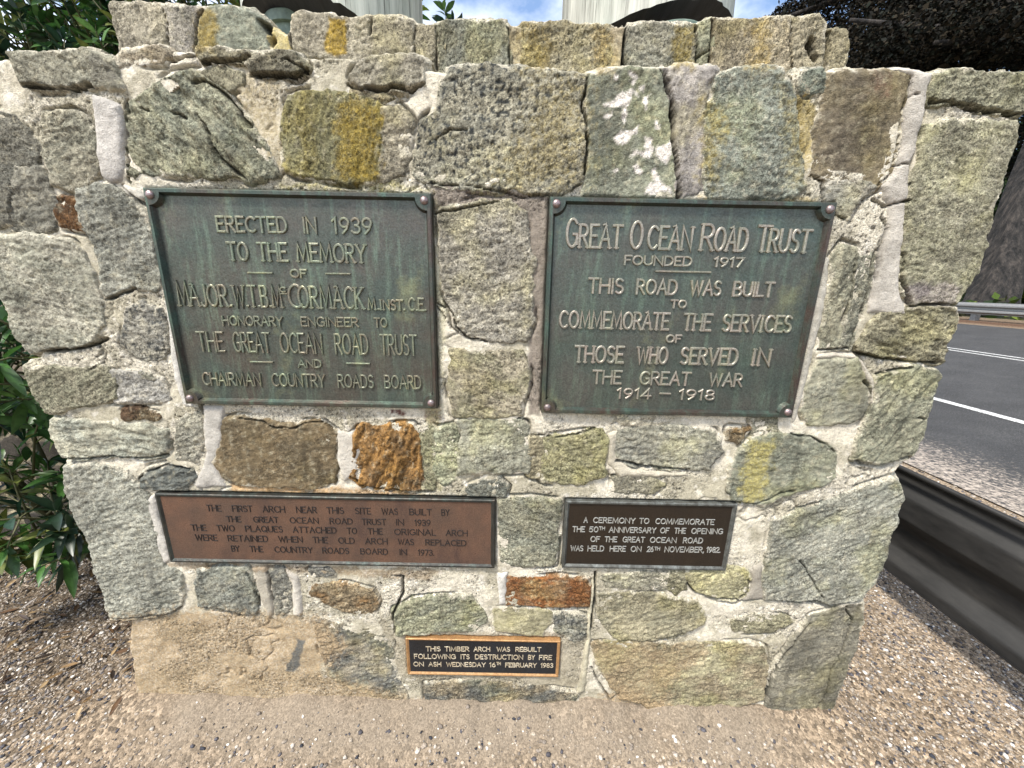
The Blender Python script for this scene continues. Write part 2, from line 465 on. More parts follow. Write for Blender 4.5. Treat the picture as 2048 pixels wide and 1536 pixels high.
ST = [
    # cap pieces of the lower tier
    S('A', [(650,345),(700,292),(880,275),(942,300),(930,345),(800,348),(690,358)], (165,152,130), c2=(150,138,120), b=.012),
    S('A', [(1150,297),(1290,292),(1420,305),(1402,350),(1180,352)], (140,135,110), b=.022, e=.005),
    S('A', [(1460,312),(1580,305),(1712,312),(1785,400),(1720,430),(1560,432),(1470,425),(1453,380)], (150,145,125), c2=(128,126,108), b=.026, e=.007),
    S('B', [(140,340),(300,328),(440,332),(485,360),(482,480),(400,505),(250,512),(150,508),(62,455),(90,400)], (152,148,135), c2=(135,132,118), b=.022),
    # top row
    S('A', [(735,600),(850,540),(1000,430),(1130,412),(1270,520),(1390,650),(1460,740),(1560,880),(1610,1000),(1480,1060),(1380,1012),(1200,1030),(1000,1010),(800,1000),(748,1035),(733,800)],
      (142,145,122), c2=(118,126,112), an=-48, st=1.7, b=.020),
    S('X', [(575,192),(620,183),(680,186),(740,198),(762,212),(760,300),(755,355),(735,364),(660,356),(590,345),(566,330),(560,270)], (138,128,62), c2=(118,118,82), b=.020, an=80),
    S('B', [(232,622),(330,615),(400,690),(392,850),(360,1012),(232,1042),(226,800)], (158,152,136), c2=(142,136,118), b=.013),
    S('B', [(640,402),(800,390),(1000,396),(1200,420),(1400,442),(1448,460),(1420,600),(1442,720),(1432,1000),(1400,1080),(1230,1132),(1030,1092),(860,1100),(700,1090),(545,1062),(430,1002),(452,850),(482,720),(562,640),(598,480)],
      (158,156,138), c2=(140,142,132), sp=1.0, b=.018, rg=.8, gr=.9),
    S('B', [(1462,445),(1560,405),(1720,402),(1880,412),(1890,500),(1932,640),(1962,1000),(1988,1160),(1700,1150),(1430,1132),(1442,1000),(1462,860),(1450,680),(1432,600)],
      (122,130,116), c2=(105,114,104), b=.016, rg=.7),
    S('C', [(-45,400),(80,385),(250,402),(195,520),(166,640),(182,800),(182,1080),(62,1150),(28,1140),(18,960),(2,640),(-20,520)], (162,158,160), c2=(135,132,136), an=75, b=.014, rg=.6),
    S('C', [(250,470),(330,420),(440,400),(560,392),(640,402),(692,500),(712,640),(732,850),(772,1080),(700,1142),(450,1150),(230,1150),(185,1080),(192,800),(172,640),(255,560)],
      (130,142,136), c2=(112,124,118), lt=.5, b=.016),
    S('C', [(768,412),(860,405),(896,450),(882,520),(792,522),(758,470)], (115,128,118), b=.012),
    S('C', [(906,432),(1080,415),(1260,420),(1388,442),(1376,560),(1346,680),(1322,860),(1290,1000),(1212,1082),(1062,1066),(880,1045),(808,1012),(832,860),(872,680)],
      (106,98,84), c2=(126,116,92), b=.010, rg=.55, lab='smooth dark brown stone'),
    S('C', [(1550,435),(1700,417),(1880,430),(2110,440),(2125,560),(2060,655),(1900,640),(1700,602),(1512,590),(1500,520)], (150,152,128), c2=(130,132,110), an=10, b=.024, deep=.3),
    S('X', [(1856,252),(1895,242),(1980,248),(2036,245),(2030,290),(2014,330),(1998,385),(1984,435),(1982,452),(1972,468),(1976,490),(1957,540),(1932,575),(1915,606),(1826,612),(1815,590),(1808,565),(1810,480),(1822,400),(1840,320)],
      (155,156,128), c2=(138,138,118), an=-12, st=.45, rg=.75, b=.024, deep=.3, lt=.4, gr=.9),
    # right of the right-hand plaque
    S('C', [(890,1062),(1050,1070),(1190,1092),(1100,1150),(1032,1270),(940,1240),(900,1160)], (168,166,160), c2=(140,142,140), b=.010),
    S('F', [(940,50),(1000,-30),(1062,-10),(1072,100),(1032,300),(1002,420),(978,570),(865,580),(872,480),(912,330)], (142,142,122), c2=(125,128,112), an=80, st=1.2, b=.016),
    S('F', [(1076,60),(1190,20),(1160,200),(1112,380),(1062,500),(1036,580),(990,572),(1012,400),(1045,280)], (134,138,126), c2=(120,124,112), an=75, st=1.2, b=.010),
    S('F', [(1390,350),(1520,325),(1640,332),(1668,400),(1642,480),(1602,540),(1582,655),(1440,650),(1200,622),(1110,592),(1082,560),(1150,450),(1202,380)],
      (156,152,124), c2=(120,118,96), an=-15, st=1.0, b=.022, deep=.3),
    S('F', [(850,652),(960,640),(1070,647),(1102,720),(1150,800),(1150,900),(1100,990),(1000,1022),(800,1026),(765,930),(800,760)], (140,142,124), c2=(122,126,114), b=.022, rg=.7, e=.014),
    S('F', [(1200,742),(1400,692),(1530,708),(1552,740),(1520,830),(1508,900),(1480,985),(1462,1080),(1392,1200),(1252,1252),(1072,1232),(1080,1150),(1112,1050),(1150,960),(1195,880)],
      (138,142,122), c2=(118,124,108), an=55, st=.85, b=.026, deep=.3),
    S('F', [(480,1112),(600,1090),(750,1090),(900,1140),(952,1200),(946,1330),(862,1390),(700,1422),(540,1490),(350,1480),(328,1300),(400,1180)], (128,134,118), c2=(112,120,108), b=.020, rg=.8),
    S('F', [(470,1002),(600,1000),(622,1080),(490,1086)], (135,136,122), b=.012),
    S('F', [(330,1050),(440,1062),(385,1130),(330,1120)], (150,112,62), c2=(110,90,60), b=.010),
    S('X', [(1240,862),(1330,856),(1430,866),(1448,905),(1420,935),(1340,940),(1240,925),(1232,900)], (150,152,140), c2=(125,128,122), sp=.3, b=.016),
    S('E', [(1200,1112),(1400,1080),(1540,1072),(1565,1120),(1540,1260),(1552,1330),(1400,1372),(1190,1360),(1190,1200)], (158,155,108), c2=(142,142,104), an=-15, b=.016),
    S('E', [(692,1012),(850,1002),(1000,1006),(1080,1022),(1110,1130),(1090,1300),(760,1310),(690,1310),(712,1100)], (150,154,140), c2=(132,136,124), b=.014),
    S('E', [(1118,1102),(1182,1110),(1182,1340),(1112,1330)], (150,142,112), b=.010),
    S('E', [(552,1062),(680,1040),(684,1200),(680,1350),(600,1380),(552,1300)], (150,156,128), c2=(132,142,120), b=.010),
    S('E', [(740,1402),(830,1356),(930,1356),(975,1400),(950,1442),(760,1450)], (92,100,98), c2=(112,118,112), b=.014),
    # between the big plaques
    S('X', [(880,422),(960,400),(1020,405),(1046,425),(1056,500),(1065,520),(1060,575),(1064,640),(1050,680),(1000,683),(940,676),(912,655),(905,620),(890,580),(880,500)],
      (165,162,152), c2=(140,138,132), sp=.35, b=.018),
    S('E', [(652,602),(860,598),(1070,606),(1096,700),(1096,800),(1062,880),(1050,965),(800,982),(660,962),(640,800)], (158,150,130), c2=(140,138,108), sp=.2, b=.014),
    # under the left-hand plaque
    S('D', [(1310,1002),(1400,985),(1560,1012),(1640,1046),(1760,1020),(1870,1012),(1950,1080),(1946,1240),(1962,1340),(1880,1400),(1640,1390),(1400,1380),(1300,1330),(1250,1250),(1290,1150)],
      (120,104,76), c2=(106,94,72), b=.016, rg=.6, lab='brown sandstone block'),
    S('E', [(75,1092),(130,1032),(200,1052),(330,1032),(420,1030),(450,1110),(462,1250),(490,1400),(330,1412),(130,1380),(65,1330),(86,1200)],
      (168,122,60), c2=(124,94,56), b=.020, an=75, st=1.6, sp=.25, spc=(90,62,36), rg=1.2, lab='rusty orange block'),
    S('E', [(455,1052),(540,1046),(545,1180),(540,1400),(498,1400),(470,1250)], (150,152,116), b=.010),
    S('D', [(810,1342),(870,1285),(970,1266),(1110,1300),(1132,1330),(1062,1410),(900,1406),(832,1390)], (98,106,106), c2=(120,126,122), an=12, st=.8, b=.018, lab='dark blue-grey oval stone'),
    # left edge
    S('A', [(45,312),(200,320),(450,296),(540,310),(650,362),(700,502),(530,490),(420,510),(320,500),(180,500),(120,490),(90,400)], (150,150,135), c2=(128,130,118), an=-20, b=.024, deep=.3),
    S('A', [(-40,640),(60,692),(130,790),(215,862),(195,960),(70,970),(48,1050),(45,1200),(40,1310),(-50,1330)], (120,120,112), c2=(104,106,100), b=.016),
    S('A', [(80,985),(230,982),(272,1080),(300,1170),(295,1340),(140,1365),(52,1340),(62,1150)], (124,124,116), c2=(108,110,104), b=.016),
    S('A', [(250,672),(400,652),(490,690),(532,780),(555,980),(480,1070),(390,1100),(300,1062),(262,930),(230,800)], (158,155,138), c2=(138,140,126), an=15, b=.018),
    S('A', [(320,1165),(400,1170),(440,1230),(475,1310),(470,1342),(340,1312),(310,1230)], (115,78,42), c2=(80,58,38), an=-35, st=1.0, b=.012, lab='small rust-brown chip'),
    S('X', [(152,382),(190,368),(222,374),(262,402),(294,430),(306,480),(312,520),(318,552),(306,578),(260,573),(240,582),(212,596),(200,578),(197,530),(190,500),(184,478),(165,458),(152,420)],
      (150,154,148), c2=(128,134,130), b=.018),
    S('X', [(-30,475),(60,470),(140,488),(170,520),(185,560),(195,610),(198,650),(178,680),(150,694),(85,700),(60,704),(30,672),(18,640),(20,626),(0,592),(-32,560)],
      (168,168,156), c2=(146,150,138), an=-12, b=.026, deep=.3),
    S('D', [(730,332),(820,310),(920,362),(950,450),(965,560),(930,630),(850,640),(762,602),(710,560),(720,430)], (148,148,140), c2=(120,122,120), sp=.9, b=.016, lab='dark speckled round stone'),
    S('D', [(150,692),(400,702),(600,690),(650,750),(660,860),(560,900),(400,920),(330,955),(270,950),(200,860),(160,760)], (152,150,128), c2=(130,132,110), an=35, b=.024, deep=.3),
    S('D', [(642,722),(850,722),(930,772),(980,880),(830,890),(662,890),(665,780)], (182,182,180), c2=(140,142,145), b=.012),
    S('D', [(710,950),(790,945),(910,975),(890,990),(710,986)], (92,60,38), c2=(110,90,60), b=.010, e=.004),
    S('D', [(290,1002),(500,1010),(760,1030),(960,1060),(965,1190),(840,1216),(650,1204),(440,1225),(370,1216),(330,1160),(300,1060)], (166,168,152), c2=(142,150,142), an=-8, st=.8, b=.024, deep=.3),
    S('D', [(1022,1012),(1140,965),(1168,1050),(1150,1240),(1022,1220)], (160,160,148), c2=(140,142,134), b=.010),
    S('X', [(128,936),(180,932),(250,946),(268,972),(298,1012),(312,1090),(322,1130),(355,1152),(362,1200),(345,1226),(290,1236),(222,1238),(210,1190),(190,1140),(175,1075),(145,1020),(128,960)],
      (158,163,156), c2=(140,146,140), an=20, b=.026, deep=.3),
    # under the copper plaque
    S('G', [(1150,392),(1430,372),(1462,440),(1502,520),(1490,632),(1400,640),(1160,592),(1140,500)], (118,126,124), c2=(138,142,134), b=.018),
    S('G', [(1560,392),(1640,390),(1690,480),(1690,600),(1652,650),(1610,640),(1590,500)], (120,122,118), c2=(100,104,104), b=.010),
    S('G', [(1810,392),(1930,386),(1942,410),(1830,416)], (110,112,112), b=.010, e=.004),
    S('X', [(625,1176),(690,1172),(740,1185),(752,1206),(742,1232),(690,1225),(640,1206),(620,1190)], (150,130,98), c2=(130,92,48), b=.012),
    S('H', [(320,622),(430,562),(600,545),(760,540),(830,620),(850,690),(780,740),(560,742),(430,770),(330,762),(310,680)], (138,142,114), c2=(120,126,110), an=15, b=.018),
    S('H', [(985,432),(1130,440),(1300,430),(1450,442),(1466,500),(1460,590),(1330,600),(1150,590),(980,586)], (145,112,74), c2=(140,84,44), b=.016, lab='reddish brown block'),
    S('X', [(1200,1195),(1260,1192),(1330,1196),(1395,1205),(1408,1235),(1405,1250),(1365,1268),(1310,1281),(1240,1284),(1222,1270),(1203,1237)], (150,144,116), c2=(130,128,106), b=.018),
    S('H', [(910,622),(1200,622),(1240,645),(1230,700),(1180,770),(920,740),(900,660)], (150,146,112), b=.010, rg=.6),
    S('H', [(1262,652),(1330,640),(1440,662),(1440,760),(1370,800),(1265,740)], (130,132,122), c2=(98,102,104), sp=.9, b=.012),
    S('X', [(1000,1002),(1060,1000),(1120,1005),(1116,1060),(1110,1130),(1060,1135),(1005,1126),(1000,1060)], (150,152,132), c2=(122,128,116), an=-25, b=.014),
    S('H', [(1540,422),(1700,400),(1850,402),(1960,422),(1962,490),(1800,500),(1560,480)], (160,160,140), c2=(120,120,112), lt=.8, b=.010),
    S('I', [(80,402),(180,378),(300,370),(420,382),(450,430),(440,510),(370,570),(250,552),(110,490)], (172,168,122), c2=(150,148,112), b=.014),
    S('I', [(-20,392),(60,395),(75,500),(10,528),(-60,470)], (140,138,112), b=.010),
    S('I', [(590,102),(700,60),(900,0),(1100,-90),(1290,-152),(1332,-100),(1345,-30),(1310,30),(1290,140),(1252,230),(1210,370),(1160,470),(1090,550),(900,580),(850,560),(540,556),(535,450),(560,280)],
      (146,150,142), c2=(126,132,126), an=32, st=.75, b=.026, deep=.3, rg=.8, gr=.8),
    S('I', [(360,682),(480,652),(620,660),(700,690),(600,740),(450,752),(350,740)], (148,146,116), b=.010),
    S('I', [(820,652),(960,622),(1010,590),(1112,590),(1105,700),(1070,830),(1030,930),(980,1060),(940,1160),(900,1260),(780,1260),(540,1200),(555,1080),(600,960),(680,830),(760,720)],
      (118,116,104), c2=(104,104,96), an=8, b=.020, deep=.3, rg=.7),
    S('X', [(1188,1292),(1260,1286),(1340,1290),(1430,1290),(1500,1290),(1530,1300),(1536,1345),(1526,1400),(1480,1412),(1450,1430),(1370,1425),(1300,1415),(1240,1395),(1200,1340)],
      (150,136,108), c2=(160,156,122), sp=.15, b=.020),
    S('X', [(625,1242),(700,1256),(780,1282),(785,1330),(800,1372),(820,1406),(770,1398),(700,1382),(655,1352),(640,1300)], (98,102,104), c2=(150,142,124), b=.008),
    S('H', [(500,1062),(800,1042),(1200,1082),(1380,1112),(1400,1180),(1200,1222),(1000,1200),(700,1200),(510,1180)], (150,136,110), c2=(104,108,108), sp=.4, b=.012, nz=1),
    # chips packed in the joints
    S('A', [(1130,415),(1250,395),(1400,420),(1410,480),(1330,500),(1240,455)], (138,136,112), an=-30, b=.012),
    S('B', [(60,535),(200,540),(300,560),(220,600),(60,585)], (150,140,110), b=.008),
    S('D', [(815,720),(870,720),(875,750),(820,752)], (120,124,112), b=.016, e=.004),
    S('E', [(1610,1350),(1800,1330),(1900,1380),(1840,1420),(1620,1420)], (140,138,122), sp=.4, b=.012),
    S('E', [(1640,985),(1800,975),(1960,995),(1900,1020),(1660,1020)], (190,185,165), b=.008),
]
POINTING = [   # smooth white beads of newer mortar between the stones
    S('C', [(1270,382),(1440,392),(1550,412),(1505,520),(1502,590),(1470,720),(1440,860),(1405,960),(1392,1080),(1382,1200),(1362,1400),(1345,1540),(1340,1700),(1372,1830),(1385,1850),(1240,1850),(1130,1840),(1160,1700),(1200,1540),(1255,1290),(1262,1210),(1240,1160),(1225,1080),(1295,1005),(1328,860),(1352,680),(1385,520),(1395,450)], (200,196,190), b=.016),
    S('A', [(510,520),(560,540),(690,600),(715,700),(722,1000),(700,1062),(645,1092),(570,1032),(550,900),(528,700)], (205,203,202), b=.016),
    S('A', [(700,1066),(800,1090),(850,1152),(832,1205),(740,1152),(690,1100)], (210,208,200), b=.016),
    S('A', [(515,1060),(575,1050),(590,1080),(550,1120)], (195,195,200), b=.012),
    S('D', [(1170,912),(1240,905),(1312,915),(1300,1050),(1290,1200),(1250,1260),(1300,1360),(1320,1400),(1130,1405),(1115,1380),(1170,1260),(1190,1180),(1165,1040)], (198,196,192), b=.008),
    S('D', [(940,240),(990,380),(1020,520),(1060,700),(1100,860),(1140,930),(1060,930),(1000,760),(970,560),(955,400)], (214,214,212), b=.008),
    S('G', [(830,-30),(900,-70),(925,40),(965,200),(1010,330),(950,360),(925,330),(880,180),(850,40)], (212,210,206), b=.010),
    S('F', [(880,30),(935,40),(905,330),(862,480),(830,620),(800,760),(740,980),(690,1060),(685,980),(730,800),(790,500),(840,250)], (196,194,186), b=.008),
    S('F', [(850,600),(1070,605),(1110,640),(1195,760),(1190,880),(1145,965),(1155,800),(1105,720),(1072,648),(960,640),(850,652),(825,640)], (218,212,198), b=.012),
    S('I', [(460,370),(530,350),(535,560),(390,570),(450,500)], (165,160,150), b=.010),
    S('G', [(1460,370),(1560,350),(1600,500),(1600,650),(1560,680),(1500,520)], (190,184,170), b=.012),
    S('G', [(1650,370),(1740,420),(1770,560),(1760,660),(1700,660),(1695,480)], (212,208,200), b=.012),
    S('H', [(1480,400),(1510,430),(1490,560),(1480,760),(1440,1100),(1380,1120),(1440,800),(1450,600),(1470,480)], (205,200,175), b=.012),
    S('H', [(915,400),(985,400),(975,600),(920,590)], (222,222,220), b=.010),
    S('E', [(1560,1070),(1640,1050),(1620,1200),(1720,1290),(2040,1300),(2060,1340),(1640,1340),(1560,1260)], (206,200,182), b=.010),
    S('D', [(1960,1060),(2060,1070),(2110,1180),(2090,1330),(2000,1370),(1960,1240)], (208,204,196), b=.012),
]
CRACKS = [  # (zoom, points, half width m, depth m): open joints and splits
    ('A', [(1115,468),(1180,462),(1260,505),(1330,570),(1390,640),(1420,690),(1455,735)], .006, .012),
    ('A', [(1145,660),(1200,740),(1250,860),(1310,950),(1390,1010),(1450,1055)], .005, .009),
    ('A', [(985,655),(1030,665),(1075,690)], .004, .006), ('A', [(810,630),(860,645)], .004, .007),
    ('A', [(725,580),(725,760),(735,1050)], .005, .018),
    ('A', [(700,1075),(760,1140),(830,1195)], .004, .012),
    ('A', [(120,495),(230,505),(330,515),(420,520),(520,500)], .006, .016),
    ('A', [(1180,360),(1400,352),(1455,330)], .006, .016), ('A', [(1460,430),(1600,437),(1720,435),(1790,408)], .006, .016),
    ('A', [(1610,358),(1680,345),(1740,375),(1780,405)], .003, .008),
    ('A', [(960,345),(1080,320),(1120,300)], .004, .012),
    ('B', [(30,480),(120,515),(220,520),(300,510),(420,512),(485,485)], .005, .016),
    ('B', [(1455,440),(1440,520),(1415,620),(1445,720),(1445,880),(1435,1010)], .004, .012),
    ('B', [(1885,395),(1920,480),(1940,600),(1965,860),(1985,1060),(1995,1165)], .006, .020),
    ('B', [(560,810),(640,755),(740,750)], .003, .007),
    ('C', [(805,1015),(880,1050),(885,1160),(935,1240),(1020,1275)], .0035, .010),
    ('C', [(1395,450),(1380,560),(1340,700),(1325,850),(1290,1000),(1215,1080)], .003, .010),
    ('C', [(1500,592),(1600,590),(1700,608),(1800,635),(1880,640),(1950,665),(2080,662)], .006, .018),
    ('C', [(1300,960),(1395,958)], .002, .006), ('C', [(1370,570),(1450,540)], .002, .006),
    ('C', [(1260,1210),(1310,1185),(1380,1172)], .003, .009), ('C', [(1190,1160),(1250,1210)], .005, .012),
    ('C', [(1500,600),(1475,710),(1440,820)], .003, .009),
    ('C', [(1240,1260),(1250,1340),(1215,1500),(1190,1640)], .003, .010),
    ('F', [(1345,20),(1340,180),(1375,270),(1390,335)], .005, .016),
    ('F', [(1390,335),(1480,320),(1560,312),(1660,325)], .005, .016),
    ('F', [(1200,0),(1160,150),(1120,300),(1105,400)], .004, .012), ('F', [(1070,90),(1040,270),(1000,420)], .004, .010),
    ('F', [(1065,470),(1040,580)], .004, .012), ('F', [(850,590),(950,580),(1040,578)], .004, .012),
    ('F', [(1080,600),(1200,630),(1330,650),(1550,662)], .005, .016), ('F', [(1200,735),(1300,710),(1400,688)], .004, .012),
    ('F', [(1120,770),(1155,830),(1150,920),(1105,1000)], .006, .016), ('F', [(1070,1240),(1150,1258),(1260,1255),(1380,1215)], .006, .018),
    ('F', [(1420,975),(1465,985)], .003, .008), ('F', [(690,1080),(800,1095),(900,1140),(960,1190)], .003, .010),
    ('F', [(330,1480),(480,1490),(620,1430),(700,1415)], .003, .009),
    ('D', [(250,592),(400,590),(520,560),(610,520)], .007, .018), ('D', [(610,290),(700,250),(780,222)], .006, .014),
    ('D', [(370,1222),(450,1228),(640,1208),(800,1222),(960,1205)], .005, .014), ('D', [(800,1360),(850,1300),(960,1262),(1100,1290)], .004, .012),
    ('D', [(1400,992),(1520,1005),(1600,1045),(1700,1050),(1790,1015),(1880,1010),(1940,1055)], .003, .010),
    ('D', [(1160,920),(1175,960)], .006, .018), ('D', [(520,705),(560,680),(590,665)], .003, .007),
    ('E', [(600,300),(650,370),(680,450),(740,510),(860,535)], .003, .009), ('E', [(560,310),(610,340)], .003, .009),
    ('E', [(1120,1085),(1280,1100),(1400,1080),(1500,1050)], .003, .009), ('E', [(1620,1240),(1780,1270),(1900,1280),(2040,1285)], .006, .014),
    ('E', [(60,1330),(130,1385),(330,1420),(480,1420)], .004, .011), ('E', [(1040,995),(1100,1010)], .003, .008),
    ('G', [(640,662),(800,660),(1000,635),(1050,600)], .004, .012), ('G', [(1440,400),(1500,520),(1510,600)], .005, .012), ('G', [(1560,400),(1590,560)], .004, .012),
    ('G', [(1160,600),(1300,625),(1420,650)], .003, .009),
    ('H', [(300,420),(360,430),(365,520),(330,600),(310,640),(315,760)], .005, .016), ('H', [(1500,400),(1495,520),(1480,660),(1470,740)], .005, .016),
    ('H', [(1470,960),(1520,1060),(1590,1160)], .005, .012), ('H', [(1590,1160),(1640,1090)], .003, .008), ('H', [(1640,800),(1850,800),(2010,750)], .003, .009),
    ('I', [(380,570),(540,560),(700,565),(850,562),(880,585),(1000,580),(1090,560)], .005, .014), ('I', [(740,320),(800,420),(870,540)], .003, .007),
    ('I', [(800,700),(690,830),(610,940),(550,1090),(530,1165)], .005, .014), ('I', [(1020,600),(1055,690),(1010,800),(970,910),(930,960),(890,1100),(840,1200)], .004, .012),
    ('I', [(80,470),(130,520),(260,565),(380,560)], .004, .011), ('I', [(440,430),(440,510),(380,570)], .003, .009),
    ('X', [(862,425),(900,420),(960,410),(1000,402)], .003, .008), ('X', [(860,366),(960,372),(1040,392),(1098,388)], .0025, .006),
    ('B', [(1480,1500),(1480,1501)], .001, .001),
    ('X', [(872,610),(890,640),(915,665)], .002, .006),
]
UCRACKS = [('B', [(1675,160),(1668,280),(1660,420)], .006, .02), ('C', [(232,108),(222,250),(208,420)], .005, .018), ('C', [(132,150),(140,320),(135,420)], .003, .010),
           ('C', [(690,120),(685,300),(695,420)], .003, .010), ('C', [(140,330),(215,290)], .003, .008), ('C', [(915,180),(905,300),(890,420)], .005, .018), ('B', [(180,110),(175,200)], .003, .009), ('B', [(435,150),(432,350)], .003, .010),
           ('B', [(560,150),(565,400)], .003, .010), ('B', [(985,150),(1000,400)], .003, .009), ('A', [(950,60),(975,130),(990,290)], .003, .010), ('A', [(1180,60),(1150,110),(1138,300)], .005, .016),
           ('C', [(815,225),(805,260),(815,310),(835,345)], .013, .028), ('A', [(1520,130),(1560,160)], .012, .025), ('A', [(1590,225),(1592,235)], .012, .025), ('A', [(1700,110),(1690,200),(1705,300)], .004, .014)]
# colour that belongs to the surface itself: lichen, paint splashes, cement repairs, sandy render, rust runs
ZONES = [  # (zoom, polygon, colour, strength, softness m, breakup, pale-only-on)
    ('X', [(862,365),(960,372),(1100,385),(1102,420),(1090,640),(1082,835),(1058,835),(1055,640),(1066,520),(1046,428),(1000,402),(880,422),(863,420)], (140,132,126), .95, .006, .1, 'm'),
    ('B', [(-20,560),(60,555),(180,600),(235,640),(240,850),(225,1040),(100,1050),(-20,1040)], (150,128,40), .75, .015, .6, 's'),
    ('A', [(1820,560),(1920,550),(1920,1040),(1800,1040)], (120,122,95), .5, .02, .6, 's'),
    ('A', [(1560,400),(1640,480),(1640,1000),(1540,880),(1420,680),(1300,500),(1400,430)], (165,150,108), .7, .03, .5, 'm'),
    ('A', [(1150,60),(1240,55),(1260,150),(1250,300),(1140,300)], (160,138,60), .75, .012, .4, 's'),
    ('A', [(1440,50),(1540,120),(1700,160),(1700,300),(1560,300),(1500,120)], (205,190,120), .7, .02, .5, 'm'),
    ('A', [(1905,85),(2020,110),(2030,310),(1905,310)], (178,148,40), .9, .004, .3, 's'),
    ('B', [(1940,150),(2080,150),(2080,390),(1960,390)], (158,140,62), .7, .012, .6, 's'),
    ('C', [(480,120),(560,120),(560,390),(440,390)], (165,140,62), .6, .02, .6, 's'),
    ('B', [(1080,140),(1220,140),(1200,400),(1080,400)], (150,128,52), .6, .03, .6, 's'),
    ('B', [(1480,160),(1580,160),(1585,400),(1500,400)], (158,132,58), .6, .02, .6, 's'),
    ('C', [(170,600),(290,650),(300,760),(250,1000),(240,1100),(170,1000)], (165,150,78), .65, .02, .7, 's'),
    ('C', [(640,500),(735,640),(760,900),(780,1080),(700,1090),(660,960),(690,860)], (165,150,78), .5, .03, .7, 's'),
    ('C', [(690,480),(800,560),(860,600),(830,860),(800,1010),(770,1010),(735,850),(710,640)], (172,155,90), .8, .012, .4, 'm'),
    ('F', [(440,1130),(580,1110),(560,1250),(520,1460),(380,1490),(400,1300)], (178,170,98), .8, .014, .6, 's'),
    ('B', [(1180,560),(1400,460),(1430,900),(1330,1060),(1000,1080),(900,1010),(1100,800)], (172,158,102), .55, .05, .8, 's'),
    ('X', [(560,365),(780,360),(860,380),(560,372)], (178,172,90), .6, .01, .6, 'm'),
    ('X', [(1400,392),(1640,395),(1640,402),(1400,398)], (210,185,120), .6, .006, .5, 'm'),
    ('X', [(300,1125),(600,1135),(880,1145),(860,1165),(600,1150),(330,1140)], (140,118,90), .7, .006, .6, 'm'),
    ('X', [(455,966),(800,985),(850,995),(460,988)], (205,160,100), .75, .006, .5, 'm'),
    ('X', [(775,822),(805,822),(812,832),(778,832)], (92,34,30), .9, .003, .5, 'a'),
    ('X', [(845,825),(880,820),(875,850),(850,845)], (110,70,58), .8, .006, .5, 'a'),
    ('X', [(850,820),(882,815),(880,980),(830,990),(845,900)], (178,176,132), .6, .01, .5, 'm'),
    ('X', [(870,400),(888,430),(892,600),(880,830),(866,600)], (205,205,170), .6, .01, .4, 'm'),
    ('C', [(1180,450),(1240,440),(1250,560),(1200,560)], (112,72,60), .5, .02, .7, 's'),
    ('F', [(1340,210),(1520,190),(1700,220),(1650,320),(1390,325)], (172,166,164), .85, .006, .5, 's'),
    ('F', [(1390,190),(1510,180),(1500,260),(1400,300)], (110,104,112), .7, .008, .4, 's'),
    ('A', [(530,310),(650,362),(690,500),(535,490)], (112,112,106), .8, .006, .3, 's'),
    ('H', [(985,430),(1060,430),(1040,540),(1130,590),(980,590)], (135,84,46), .8, .01, .5, 's'),
    ('H', [(1350,430),(1450,440),(1465,590),(1350,590)], (140,92,52), .8, .01, .5, 's'),
    ('H', [(180,560),(310,760),(380,770),(800,750),(1300,760),(1430,800),(1420,1000),(1380,1100),(1000,1060),(500,1060),(330,1000)], (166,160,142), .8, .01, .3, 'm'),
    ('X', [(225,1235),(400,1222),(520,1232),(640,1238),(690,1300),(640,1350),(790,1395),(830,1405),(1000,1420),(1190,1408),(1240,1380),(1400,1425),(1660,1440),(1660,1500),(225,1500)], (176,154,122), .92, .03, .55, 'a'),
    ('X', [(588,1282),(607,1285),(602,1312),(592,1345),(568,1347),(572,1328),(586,1310)], (92, 98, 102), .95, .004, .3, 'a'),
    ('X', [(1180,1290),(1420,1295),(1300,1420),(1200,1400)], (168,148,116), .65, .03, .8, 's'),
]
WHITE_PAINT = [('B', [(1540,600),(1590,580),(1650,560),(1690,550),(1710,510),(1725,540),(1700,590),(1650,620),(1590,615)]), ('B', [(1650,640),(1670,640),(1675,720),(1655,735),(1648,690)]),
    ('B', [(1600,800),(1630,770),(1700,770),(1755,730),(1745,770),(1690,810),(1650,838),(1605,825)]), ('B', [(1795,805),(1830,815),(1838,870),(1810,930),(1770,900),(1700,920),(1730,880),(1790,880),(1815,860)]),
    ('B', [(1870,850),(1940,830),(1935,890),(1905,945),(1865,920)]), ('B', [(1705,970),(1735,955),(1765,990),(1755,1015),(1720,1000)]), ('B', [(1840,1000),(1862,990),(1880,1080),(1930,1100),(1960,1130),(1800,1130),(1805,1090),(1845,1070)]),
    ('B', [(1605,430),(1628,440),(1622,458),(1608,450)]), ('B', [(1680,425),(1740,440),(1735,460),(1690,445)]), ('B', [(1765,490),(1790,505),(1785,520),(1768,510)]), ('B', [(1795,560),(1818,550),(1815,610),(1800,635)]),
    ('B', [(1850,700),(1868,680),(1862,735),(1852,735)]), ('B', [(1690,480),(1715,480),(1710,500)]), ('B', [(1545,665),(1590,665),(1570,685)]), ('B', [(1610,985),(1635,980),(1630,1000)]), ('B', [(1735,545),(1758,555),(1745,562)])]
TOPLINE = [(-40,112),(20,112),(215,106),(232,97),(330,92),(420,95),(520,102),(700,106),(850,128),(900,134),(1000,132),(1200,138),(1330,134),(1500,134),(1650,138),(1740,132),(1870,142),(1900,148),(2070,152)]
RIGHTLINE = [(2028,250),(1990,400),(1960,500),(1908,612),(1890,700),(1868,720),(1850,830),(1820,930),(1785,960),(1760,1120),(1715,1205),(1690,1300),(1645,1440)]
